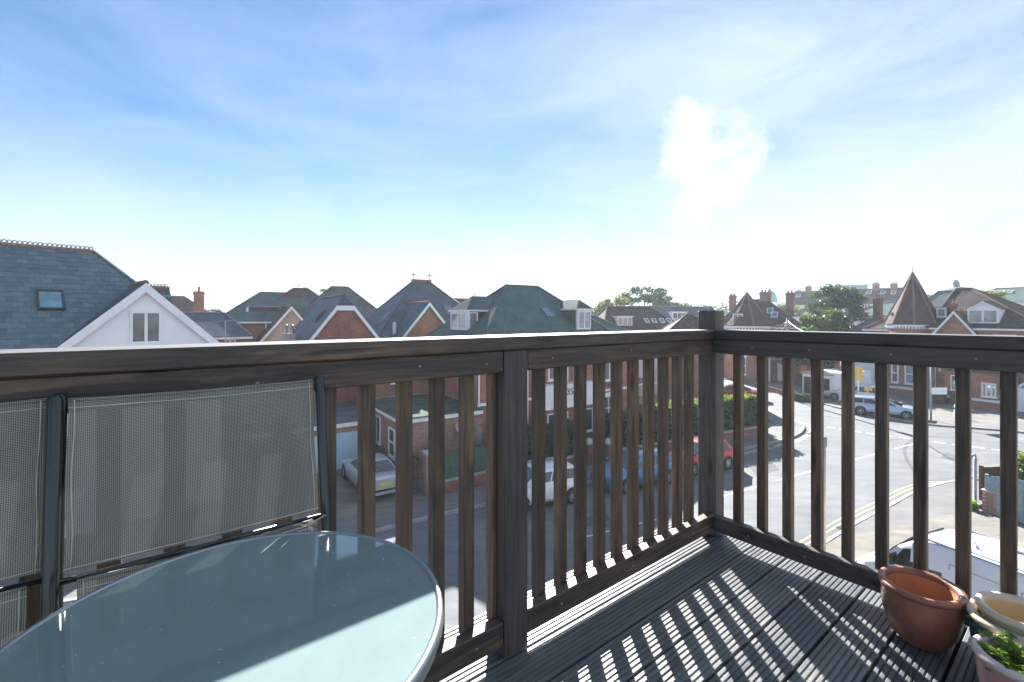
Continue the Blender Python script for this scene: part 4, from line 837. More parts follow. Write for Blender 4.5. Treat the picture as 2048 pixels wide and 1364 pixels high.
f = Fr((PT(1385, 634, 46).x, 46), 100); h = simple_house('small brown pyramid roofed bay beside the corner post', f, -1.9, 1.9, 0, 4, 6.55, 8.05, -.2, .2, 'roof_brown', 'brick_red')
# ------------------------------------------------------------------ house J: octagonal cone roof
fj = Fr((PT(1490, 634, 57).x, 57), 125); hJ = house('cone_roof_house', 'brick villa with pointed eight sided clay roof, dormer and three chimneys', 'house', fj)
def octo(h, cx, cy, r, z0, z1, zt, wall, roof, hipm, ov=.35, dent=True, n=8, rot=22.5, win=None):
    pts = [(cx + r * math.cos(R(rot + 360 / n * k)), cy + r * math.sin(R(rot + 360 / n * k))) for k in range(n)]
    MB().prism([(x, y, z0) for x, y in pts], (0, 0, z1 - z0)).build('turret_wall', wall, h)
    rp = [(cx + (r + ov) * math.cos(R(rot + 360 / n * k)), cy + (r + ov) * math.sin(R(rot + 360 / n * k)), z1) for k in range(n)]
    for k in range(n): slab(MB(), (rp[k], rp[(k + 1) % n], (cx, cy, zt)), .08).build('turret_roof', roof, h)
    ridge(h, [((cx, cy, zt), p) for p in rp], hipm, .09, 'hip_tiles')
    cr = [(cx + (r + .22) * math.cos(R(rot + 360 / n * k)), cy + (r + .22) * math.sin(R(rot + 360 / n * k)), z1 - .26) for k in range(n)]
    co = MB().prism(cr, (0, 0, .2)).build('cornice', 'white_paint', h)
    if dent:
        mb = MB()
        for k in range(n):
            a = Vector(cr[k]); b = Vector(cr[(k + 1) % n])
            for j in range(6):
                c = a.lerp(b, (j + .5) / 6); d = (Vector((cx, cy, c.z)) - c).normalized() * .1; mb.box(c.x + d.x - .07, c.x + d.x + .07, c.y + d.y - .07, c.y + d.y + .07, c.z - .2, c.z - .001)
        mb.build('dentils', 'white_paint', co)
walls(hJ, -3.8, 5.2, 2.0, 11, 0, 6.6, 'brick_orange'); hip(hJ, -3.8, 5.2, 2.0, 11, 6.6, 10.1, -.8, 1.6, 'x', 'roof_brown', 'roof_clay')
octo(hJ, 0, 1.6, 2.6, 0, 6.75, 10.9, 'brick_orange', 'roof_clay', 'ridge_clay')
dormer(hJ, (-.75, -.35), 1.15, 7.0, 8.2, '-y', 1.5, 'lead', 'roof_clay', (2, 2), .2, 'window_curtain', 'flat')
chimney(hJ, -2.3, 5.5, 8.0, 10.75, .8, .7, 'brick_pink', 2, ph=.3); chimney(hJ, 1.5, 6.5, 9, 11.1, 1.3, .7, 'brick_pink', 3, ph=.3); chimney(hJ, 4.2, 8, 8, 11.0, .9, .7, 'brick_pink', 2, ph=.3)
nJ = Vector((0, -(10.1 - 6.6) / 4.8, 1)).normalized()
for px, py in ((1540, 622), (1549, 630)):
    P = hit(fj, px, py, (0, 1.7, 6.6), nJ); rooflight(hJ, P, (1, 0, 0), (0, 1, .73), .7, 1.1, 'sky_glass', 'white_paint')
window(hJ, -.2, -.85, .8, 2.9, .85, '-y', 1, 2, lintel='white_paint'); window(hJ, -.2, -.85, 3.9, 5.6, .85, '-y', 1, 2, lintel='white_paint')
# porch with white posts
pj0, pj1 = 2.6, 5.0
MB().box(pj0, pj1, -.4, 2.0, 2.75, 2.95).build('porch_roof', 'white_paint', hJ)
for x in (pj0 + .08, pj1 - .08): MB().box(x - .07, x + .07, -.36, -.22, 0, 2.75).build('porch_post', 'white_paint', hJ)
MB().box(3.3, 4.3, 1.9, 2.02, 0, 2.2).build('front_door', 'white_paint', hJ)
# plastic chair in front of the porch
pc = G(1546, 760); cq = thing('plastic_chair', 'white plastic garden chair standing by the villa porch', 'chair', (pc.x, pc.y, 0), R(30))
MB().box(-.25, .25, -.25, .25, .40, .44).build('seat', 'white_paint', cq); MB().box(-.25, .25, .2, .25, .44, .88).build('backrest', 'white_paint', cq)
for sx in (-.21, .21):
    for sy in (-.21, .21): MB().box(sx - .03, sx + .03, sy - .03, sy + .03, 0, .4).build('leg', 'white_paint', cq)
    MB().box(sx - .03, sx + .03, -.22, .22, .62, .66).build('armrest', 'white_paint', cq)
# ------------------------------------------------------------------ white sheds / garages by the junction
fs = Fr(G(1605, 792)[:2], 150); sh = house('white_shed', 'white flat roofed shed with two dark doors by the junction', 'shed', fs)
wS = fs.p_at(1664); walls(sh, 0, wS, 0, 6, 0, 2.25, 'white_render'); MB().box(-.15, wS + .15, -.15, 6.1, 2.25, 2.4).build('flat_roof', 'stone_grey', sh)
for px0, px1 in ((1608, 1626), (1647, 1659)):
    a0, a1 = fs.p_at(px0), fs.p_at(px1); MB().box(a0, a1, -.04, .05, 0, 1.95).build('door', 'black_metal', sh)
walls(sh, wS + .02, wS + 1.1, -.0, 5, 0, 2.6, 'white_render', 'side_wall')

# ------------------------------------------------------------------ house K: spire turret villa
fk = Fr((39.0, 47.2), 150); hK = house('turret_villa', 'red brick villa with tall clay tiled spire turret and white trimmed gable', 'house', fk)
kp = lambda px, q=0: fk.p_at(px, q)
ct = kp(1825, 1.6)
octo(hK, ct, 1.6, 1.95, 0, fk.z_at(648, ct, 1.0), fk.z_at(545, ct, 1.6), 'brick_orange', 'roof_clay', 'ridge_clay', .35); finial(hK, ct, 1.6, fk.z_at(545, ct, 1.6) - .1, 'lead', .9, False)
dormer(hK, (kp(1790, .55), .55), .75, 7.05, 8.15, '-y', 1.0, 'lead', 'roof_clay', (1, 2), .2, 'window_curtain', 'flat')
k0, k1 = kp(1862, .5), kp(2085, .5); zg = fk.z_at(656, kp(1950), 0)
walls(hK, k0, k1, .5, 11.5, 0, zg, 'brick_orange')
apx = fk.p_at(1912, 6); X0, X1, Y0, Y1 = k0 - .3, k1 + .3, .2, 11.8; zr = fk.z_at(578, apx, 6)
A = (apx, 6, zr); B = (apx + 1.2, 6, zr)
c = [(X0, Y0, zg), (X1, Y0, zg), (X1, Y1, zg), (X0, Y1, zg)]
for p in ((c[0], c[1], B, A), (c[1], c[2], B), (c[2], c[3], A, B), (c[3], c[0], A)): slab(MB(), p).build('roof_slope', 'roof_brown', hK)
ridge(hK, [(A, c[0]), (A, c[3]), (B, c[1]), (B, c[2]), (A, B)], 'roof_clay'); finial(hK, apx, 6, zr, 'lead', .8, False)
MB().box(k0, k1 + .3, .08, .2, zg - .2, zg - .03).build('gutter', 'white_paint', hK)
g0, g1 = kp(1868), kp(1952); gable(hK, g0, g1, 0, 4, fk.z_at(664, g0, 0), fk.z_at(621, (g0 + g1) / 2, 0), 'y', 'roof_brown', 'brick_orange', 'white_paint', 'terracotta', .1, .3, .2, False)
walls(hK, g0, g1, .02, 3, 0, fk.z_at(664, g0, 0), 'brick_orange')
dormer(hK, (kp(1966, .9), .9), 2.1, 7.15, 8.55, '-y', 2.6, 'roof_brown', 'white_paint', (2, 1), .75, 'window_curtain', 'gable', 'white_paint', .12)
dormer(hK, (kp(1883, 1.5), 1.5), .75, 7.75, 8.7, '-y', 1.5, 'lead', 'roof_brown', (1, 1), .2, 'sky_glass', 'flat')
chimney(hK, kp(1907, 2.2), 2.2, 7.5, 9.1, .45, .45, 'brick_red', 1, ph=.45)
MB().box(kp(1985, .4), kp(2032, .4), .42, .52, zg - .75, zg - .55).build('sill_band', 'white_paint', hK)
# left lower wing and bay windows
l0 = kp(1735, 1.2); walls(hK, l0, kp(1792, 1.2), 1.2, 8, 0, 6.55, 'brick_orange'); hip(hK, l0, kp(1800, 1.2), 1.2, 8, 6.55, 8.7, l0 + 2.4, kp(1800, 1.2), 'x', 'roof_brown', 'terracotta')
for a_, b_, g_ in ((1783, 1798, 'window_glass'), (1810, 1835, 'window_curtain')):
    window(hK, (kp(a_, -.2) + kp(b_, -.2)) / 2, -.22, 1.15, 3.1, kp(b_, -.2) - kp(a_, -.2), '-y', 1, 2, 'white_paint', g_, .12, True, .09, 'white_paint')
MB().box(kp(1776, -.2), kp(1838, -.2), -.2, .6, 0, 3.5).build('bay_wall', 'brick_orange', hK); MB().box(kp(1774, -.2), kp(1840, -.2), -.35, .6, 3.5, 3.75).build('bay_cornice', 'white_paint', hK); MB().box(kp(1775, -.2), kp(1839, -.2), -.26, -.201, .55, .8).build('plinth_band', 'white_paint', hK)
# white rendered porch left of the bay
MB().box(kp(1708, .8), kp(1760, .8), .8, 4, 0, 3.6).build('porch_wall', 'white_render', hK); MB().box(kp(1706, .8), kp(1762, .8), .6, 4.1, 3.6, 3.78).build('porch_roof', 'stone_grey', hK); MB().box(kp(1741, .8), kp(1752, .8), .74, .82, .1, 2.3).build('front_door', 'white_paint', hK)
pipe(hK, kp(1871, -.1), -.1, 0, 6.2)
# single storey wing with its own little gable
fw_ = Fr(fk.xy(kp(1889, -2.5), -2.5), 150); hw = house('brick_outhouse', 'single storey red brick wing with white framed window and white eaves', 'extension', fw_)
e1 = fw_.p_at(2010); walls(hw, 0, e1, 0, 2.45, 0, 3.3, 'brick_orange'); gable(hw, 0, e1, 0, 2.45, 3.3, 4.35, 'x', 'roof_brown', 'brick_orange', 'white_paint', None, .25, .22, .25)
cx = fw_.p_at(1978); window(hw, cx, 0, fw_.z_at(794, cx, 0), fw_.z_at(766, cx, 0), fw_.p_at(1993) - fw_.p_at(1963), '-y', 3, 1, 'white_paint', 'window_curtain', .11); MB().box(0, e1, -.03, .02, .55, .75).build('plinth_band', 'white_paint', hw)
window(hw, fw_.p_at(1909), 0, 1.3, 2.6, .5, '-y', 1)
fw2 = Fr(fk.xy(kp(2034, -2), -2), 150); hw2 = house('white_boundary_block', 'white walled lean-to with small gable beside the brick wing', 'extension', fw2); walls(hw2, 0, 4.5, 0, 4, 0, 1.9, 'white_render'); gable(hw2, 0, 4.5, 1, 4, 2.2, 4.1, 'y', 'roof_brown', 'brick_orange', 'white_paint', None, .2); walls(hw2, .1, 4.4, 1.01, 3.9, 1.9, 2.25, 'brick_orange', 'upper_wall'); window(hw2, .8, 1, 1.95, 2.9, .8)
# ------------------------------------------------------------------ further houses to the right
f = Fr((PT(1750, 634, 66).x, 66), 150); h = house('white_house', 'white rendered house with green hipped roof and tall brick chimney', 'house', f); walls(h, -3.0, 3.4, 0, 7, 0, 8.0, 'white_render'); hip(h, -3.0, 3.4, 0, 7, 8.0, 9.9, -.6, 1.2, 'x', 'roof_green', 'lead', 'lead')
f2 = f.loc(PT(1756, 600, 60)); chimney(h, f2[0], f2[1], 5, 10.2, .8, .8, 'brick_dark', 2, ph=.5)
f = Fr((PT(1735, 634, 54).x, 54), 150); simple_house('brick cottage with purple slate roof beside the conifer', f, -2.6, 2.5, 0, 6, 5.3, 7.6, -.9, 1.2, 'roof_slate', 'brick_orange')
f = Fr((PT(1612, 634, 74).x, 74), 150); h = house('small_gable_house', 'small house with pale gable and grey bargeboards behind the conifer', 'house', f); walls(h, -2.6, 3, 0, 6, 0, 6.4, 'cream_render'); gable(h, -2.6, 3, 0, 6, 6.4, 8.8, 'y', 'roof_grey', 'white_render', 'white_paint', None, .3)
f = Fr((PT(1590, 634, 66).x, 66), 150); simple_house('long low slate roof with dark ridge beside the telegraph pole', f, -4, 3, 0, 6, 6.2, 8.0, -3.0, 2, 'roof_slate', 'brick_orange')
# long terrace on the rise
fl = Fr((PT(1650, 634, 112).x, 112), 140); hl = house('terrace_row', 'long far terrace with slate roof, white upper walls and brick chimneys', 'terrace', fl)
t0, t1 = fl.p_at(1578), fl.p_at(1822); zE = fl.z_at(607, 0, 0); zR = fl.z_at(581, 0, 4.5)
walls(hl, t0, t1, 0, 9, 0, zE, 'white_render'); gable(hl, t0, t1, 0, 9, zE, zR, 'x', 'roof_plum', 'brick_red', None, None, .3)
for px, dz in ((1568, .2), (1617, 1.2), (1676, 1.3), (1752, 1.2), (1788, 1.0)): x = fl.p_at(px, 4.5) if px > 1570 else t0 + .8; chimney(hl, x, 4.5, zR - 2, zR + dz, 1.2, .9, 'brick_pink', 3, ph=.45)
for px in (1583, 1597, 1690, 1738, 1766, 1787): P = hit(fl, px, 592 if px < 1700 else 585, (0, -.3, zE), Vector((0, -(zR - zE) / 4.8, 1)).normalized()); rooflight(hl, P, (1, 0, 0), (0, 1, (zR - zE) / 4.8), .9, 1.2, 'sky_glass', 'white_paint')
nw = int((t1 - t0) / 2.9)
for k in range(nw):
    x = t0 + 1.5 + k * 2.9; window(hl, x, 0, zE - 1.7, zE - .3, 1.7, '-y', 3, 1, 'white_paint', 'window_glass', .1, False); window(hl, x, 0, zE - 4.7, zE - 3.1, 1.7, '-y', 3, 1, 'white_paint', 'window_glass', .1, False)
MB().box(t0, t1, -.06, .02, zE - 2.7, zE - 2.1).build('tile_band', 'brick_red', hl)
# copper-domed building, glass block, dome, wide hipped block
f = Fr((PT(1540, 634, 150).x, 150), 110); h = house('domed_building', 'pale building with green copper dome far behind the roofs', 'building', f); walls(h, -4, 5, -4, 5, 0, 12.6, 'white_render')
MB().lathe([(2.2, 12.5), (2.15, 13.4), (1.9, 14.6), (1.4, 15.6), (.7, 16.2), (.3, 16.4), (.28, 17.0), (.0, 17.4)], 20).build('dome', 'copper_green', h, smooth=True)
for k in range(5): window(h, -3.2 + k * 1.7, -4, 10.4, 11.8, 1.0, '-y', 2, 1, 'white_paint', 'window_glass', .08, False)
f = Fr((PT(1700, 634, 140).x, 140), 120); h = house('glass_block', 'pale blue glass roofed block rising behind the terrace', 'building', f); walls(h, -4, 4.2, 0, 8, 0, 17.2, 'blue_glass'); MB().box(-4.4, 4.6, -.4, 8.4, 17.2, 17.5).build('roof', 'stone_grey', h)
for k in range(8): MB().box(-4 + k * 1.17, -3.93 + k * 1.17, -.06, 0, 8, 16.9).build('mullion', 'steel', h)
f = Fr((PT(1895, 634, 100).x, 100), 150); h = house('lantern_building', 'building with shallow pale green dome and lantern behind the villa', 'building', f); walls(h, -4.5, 4.5, 0, 9, 0, 12.8, 'stone_grey')
MB().lathe([(4.5, 12.7), (4.0, 13.4), (2.6, 14.0), (1.2, 14.4), (.7, 14.5), (.65, 15.4), (.4, 15.9), (0, 16.0)], 24, (0, 4.5, 0)).build('dome', 'lead', h, smooth=True)
f = Fr((PT(1990, 634, 84).x, 84), 150); h = house('wide_hipped_block', 'wide block with dark hipped roof and four rooflights behind the villa', 'building', f)
walls(h, -4.6, 14, 0, 11, 0, 10.4, 'white_render'); hip(h, -4.6, 14, 0, 11, 10.4, 13.2, -1.2, 6, 'x', 'roof_green', 'roof_slate')
for px in (1955, 1978, 1998, 2016): P = hit(f, px, 584, (0, -.3, 10.4), Vector((0, -2.8 / 5.8, 1)).normalized()); rooflight(h, P, (1, 0, 0), (0, 1, .48), 1.2, 1.2, 'sky_glass', 'white_paint')
f = Fr((PT(1875, 634, 66).x, 66), 150); simple_house('house with teal slate roof rising between the spire and the villa roof', f, -2.6, 3.2, 0, 7, 8.8, 11.6, -1, 1.4, 'roof_green', 'brick_red')
# ------------------------------------------------------------------ vehicles
def wheel(par, x, y, r, side, wd=.2, spokes=10):
    o = MB().lathe([(r * .66, -wd / 2), (r * .93, -wd / 2), (r, -wd / 2 + .03), (r, wd / 2 - .03), (r * .93, wd / 2), (r * .66, wd / 2)], 24).build('wheel', 'tyre', par, smooth=True)
    o.location = (x, y, r); o.rotation_euler = (R(-90 * side), 0, 0)
    rm = MB().lathe([(r * .67, wd / 2 - .005), (r * .62, wd / 2 - .004), (r * .60, wd / 2 - .05)], 24)
    for k in range(spokes):
        a = 2 * math.pi * k / spokes; c, s = math.cos(a), math.sin(a); t = .022
        rm.mesh([(c * .03 - s * t, s * .03 + c * t, wd / 2 - .012), (c * .03 + s * t, s * .03 - c * t, wd / 2 - .012), (c * r * .64 + s * t * .7, s * r * .64 - c * t * .7, wd / 2 - .006), (c * r * .64 - s * t * .7, s * r * .64 + c * t * .7, wd / 2 - .006)], [(0, 1, 2, 3)])
    rm.lathe([(0, wd / 2 - .006), (.06, wd / 2 - .008), (.07, wd / 2 - .03)], 12)
    rm.build('rim', 'rim_alloy', o); MB().lathe([(0, wd / 2 - .06), (r * .66, wd / 2 - .06)], 20).build('brake_backing', 'black_metal', o)
    return o
CAB = {  # greenhouse: base rear, roof rear, roof front, base front (fractions of length from the rear), tail height, hood height at windscreen/nose
    'saloon': (.17, .30, .55, .73, .97, .93, .70), 'estate': (.03, .09, .56, .74, .93, .93, .70), 'suv': (.03, .10, .58, .75, 1.02, 1.02, .80), 'hatch': (.04, .13, .55, .75, .95, .93, .68)}
def car(label, cat, P, az, style, Ln, Wd, Ht, paintm, z=0, wr=.32, wf=(.19, .80), spokes=10, dark_arch=False):
    """az: the way the nose points, as a bearing from the view direction"""
    c = thing({'saloon': 'saloon_car', 'estate': 'estate_car', 'suv': 'tall_hatchback_car', 'hatch': 'hatchback_car'}[style], label, cat, (P[0], P[1], z), R(90 - az))
    br, rr, rf, bf, zt, zh, zn = CAB[style]; W2 = Wd / 2; X = lambda f_: (f_ - .5) * Ln
    fs_ = [0, .012, .05, .12, br + .01, .3, .45, .6, bf, .82, .90, .955, .985, 1.0]; fs_ = sorted(set(fs_)); V = []; n = 0; zl = .20 if style != 'suv' else .26
    for f_ in fs_:
        if f_ <= br: top = zt - .05 * max(0, (.05 - f_) / .05)
        elif f_ <= bf: top = zt + (zh - zt) * (f_ - br) / (bf - br)
        else: top = zh + (zn - zh) * ((f_ - bf) / (1 - bf)) ** 1.8
        endt = max(0, (f_ - .9) / .1); rt = max(0, (.06 - f_) / .06); w_ = W2 * (1 - .20 * endt ** 2 - .10 * rt ** 2); lo = zl + .06 * endt + .08 * rt
        sh = .03 * (f_ in (0, 1.0))
        ring = [(0, lo), (w_ * .9, lo), (w_ * .985, lo + .10), (w_, lo + (top - lo) * .5), (w_ * .975, top - .10), (w_ * .91, top - .015), (w_ * .55, top + .02 - sh), (0, top + .03 - sh)]
        for (y, zz) in ring: V.append((X(f_), y, zz))
        for (y, zz) in ring[-2:0:-1]: V.append((X(f_), -y, zz))
        n = len(ring) * 2 - 2
    k = len(fs_); mb = MB(); mb.mesh(V, [(i * n + j, i * n + (j + 1) % n, (i + 1) * n + (j + 1) % n, (i + 1) * n + j) for i in range(k - 1) for j in range(n)] + [tuple(range(n))[::-1], tuple((k - 1) * n + j for j in range(n))])
    smooth_by_angle(mb.build('body', paintm, c), 50)
    # greenhouse
    b0, b1, t0, t1 = X(br), X(bf), X(rr), X(rf); wb, wt = W2 * .88, W2 * .66; zb = zt - .02; zf = zh - .02
    def cab(off=0, zo=0): return dict(A=(b0 - off, wb, zb), B=(b1 + off, wb, zf), Cc=(t1, wt, Ht - .06), D=(t0, wt, Ht - .06))
    def yz(s, p): return (p[0], s * p[1], p[2])
    q = cab(); mb = MB(); ts = 5; rows = []
    secs = []
    for i in range(7):
        u = i / 6; bx_ = b0 + (b1 - b0) * u; tx = t0 + (t1 - t0) * u; zz = zb + (zf - zb) * u; cr = Ht - .06 + .0 - .03 * (2 * u - 1) ** 2
        secs.append([(bx_, wb, zz), (tx, wt, cr - .02), (tx, wt * .85, cr + .035), (tx, 0, cr + .055), (tx, -wt * .85, cr + .035), (tx, -wt, cr - .02), (bx_, -wb, zz)])
    V = [p for s_ in secs for p in s_]; mb.mesh(V, [(i * 7 + j, i * 7 + j + 1, (i + 1) * 7 + j + 1, (i + 1) * 7 + j) for i in range(6) for j in range(6)] + [tuple(range(7))[::-1], tuple(range(42, 49))])
    smooth_by_angle(mb.build('cabin', paintm, c), 40)
    def lerp(a, b, u): return Vector(a).lerp(Vector(b), u)
    for s in (-1, 1):
        cuts = [(.10, .44), (.47, .83)] if style != 'estate' and style != 'suv' else [(.05, .27), (.30, .55), (.58, .86)]
        for (u0, u1) in cuts:
            pts = []
            for (u, vv) in ((u0, .10), (u1 + (.06 if u1 > .8 else 0), .10), (u1, .86), (u0, .86)):
                bpt = lerp((b0, wb, zb), (b1, wb, zf), u); tpt = lerp((t0, wt, Ht - .08), (t1, wt, Ht - .08), u); p_ = bpt.lerp(tpt, vv); pts.append(Vector((p_.x, s * (p_.y + .012), p_.z)))
            MB().prism(pts, (0, -s * .03, 0)).build('side_window', 'car_glass', c)
        MB().box(b1 - .25, b1 - .08, s * (W2 + .02) - (.16 if s < 0 else 0), s * (W2 + .02) + (.16 if s > 0 else 0), zf + .02, zf + .14, bev=.03).build('wing_mirror', paintm, c)
        MB().box(X(.985) - .22, X(.985) + .015, min(s * W2 * .52, s * W2 * .80), max(s * W2 * .52, s * W2 * .80), zn - .16, zn - .02).build('headlight', 'lamp_clear', c)
        MB().box(X(.0) - .012, X(.03), min(s * W2 * .58, s * W2 * .90), max(s * W2 * .58, s * W2 * .90), zt - .28, zt - .09).build('tail_light', 'lamp_red', c)
        for u in (.33, .56): MB().box(X(u) - .09, X(u) + .09, s * W2 - .02, s * W2 + .022, zt - .2, zt - .165).build('door_handle', paintm, c)
        for f_ in wf:
            a = MB().lathe([(0, .0), (wr * 1.16, .0), (wr * 1.16, .1), (0, .1)], 28).build('wheel_arch', 'black_metal', c); a.location = (X(f_), s * (W2 + .004), wr + .015); a.rotation_euler = (R(90 * s), 0, 0)
            wheel(c, X(f_), s * (W2 - .082), wr, s, .2, spokes)
        MB().box(X(.28), X(.72), s * W2 - .02, s * W2 + .008, zl + .03, zl + .12).build('sill_trim', 'dark_plastic' if style != 'suv' else 'rim_alloy', c)
        if style in ('estate', 'suv'): MB().tube([(t0 + .1, s * wt * .95, Ht - .03), (t0 + .2, s * wt * .95, Ht + .03), (t1 - .2, s * wt * .95, Ht + .03), (t1 - .05, s * wt * .95, Ht - .03)], .018, 6).build('roof_rail', 'rim_alloy', c)
    MB().prism([(b1 + .012 - .02, -wb * .93, zf + .05), (b1 + .012 - .02, wb * .93, zf + .05), (t1 + .03, wt * .92, Ht - .09), (t1 + .03, -wt * .92, Ht - .09)], (-.03, 0, -.0)).build('windscreen', 'car_glass', c)
    MB().prism([(b0 + .008, -wb * .9, zb + .07), (b0 + .008, wb * .9, zb + .07), (t0 - .022, wt * .9, Ht - .10), (t0 - .022, -wt * .9, Ht - .10)], (.03, 0, 0)).build('rear_window', 'car_glass', c)
    MB().box(X(0) - .02, X(.02), -.27, .27, zt - .33, zt - .21).build('number_plate', 'plate_yellow', c); MB().box(X(1) - .02, X(1) + .015, -.27, .27, .36, .47).build('number_plate', 'white_paint', c)
    MB().box(X(0) - .035, X(.03), -W2 * .86, W2 * .86, .42, .50).build('bumper_strip', 'dark_plastic', c); MB().box(X(1) - .10, X(1) + .006, -W2 * .5, W2 * .5, zn - .18, zn - .08).build('grille', 'black_metal', c)
    return c
def car_by_wheel(label, cat, wp, az, style, Ln, Wd, Ht, pm, which, side, **k):
    """place a car by the ground contact of one wheel (front/rear, left/right)"""
    wf = k.get('wf', (.19, .80)); d = Vector((math.sin(R(az)), math.cos(R(az)))); lft = Vector((-d.y, d.x)); x = ((wf[1] if which == 'f' else wf[0]) - .5) * Ln
    c = Vector((wp[0], wp[1])) - d * x - lft * (side * (Wd / 2 - .1)); return car(label, cat, c, az, style, Ln, Wd, Ht, pm, **k)
car_by_wheel('silver saloon car with yellow rear plate parked before pale blue garage', 'car', (-6.43, 19.75), -33, 'saloon', 4.48, 1.74, 1.40, 'paint_silver', 'r', 1, z=.104, wf=(.21, .82))
car_by_wheel('small silver white car with multi spoke wheels parked at the kerb', 'car', G(1143, 1006), 245, 'suv', 3.72, 1.72, 1.54, 'paint_white', 'r', 1, wr=.32, spokes=10, wf=(.165, .80))
car_by_wheel('bright blue hatchback parked behind the small silver white car', 'car', G(1252, 986), 242, 'hatch', 4.1, 1.76, 1.46, 'paint_blue', 'f', 1)
car_by_wheel('bright red hatchback parked behind the blue hatchback', 'car', G(1385, 952), 244, 'hatch', 3.95, 1.7, 1.45, 'paint_red', 'f', 1)
car('dark red saloon waiting beside the sunlit corner hedge', 'car', G(1478, 799)[:2], 118, 'saloon', 4.4, 1.75, 1.42, 'paint_dark_red')
car('dark blue hatchback parked behind the sunlit garden wall', 'car', G(1281, 783)[:2], 80, 'hatch', 4.0, 1.7, 1.45, 'paint_navy')
a8 = G(1728, 829); b8 = G(1806, 840); 
car('pale silver estate car with five spoke wheels parked at the junction', 'car', ((a8.x + b8.x) / 2 + .55, (a8.y + b8.y) / 2 + .55), 133, 'estate', 4.6, 1.8, 1.43, 'paint_pale_blue', spokes=5, wr=.33, z=.0)
car('silver people carrier parked on the villa forecourt behind the estate car', 'car', (G(1712, 806) + Vector((.4, .8, 0)))[:2], 318, 'suv', 4.4, 1.78, 1.62, 'paint_silver', spokes=7)
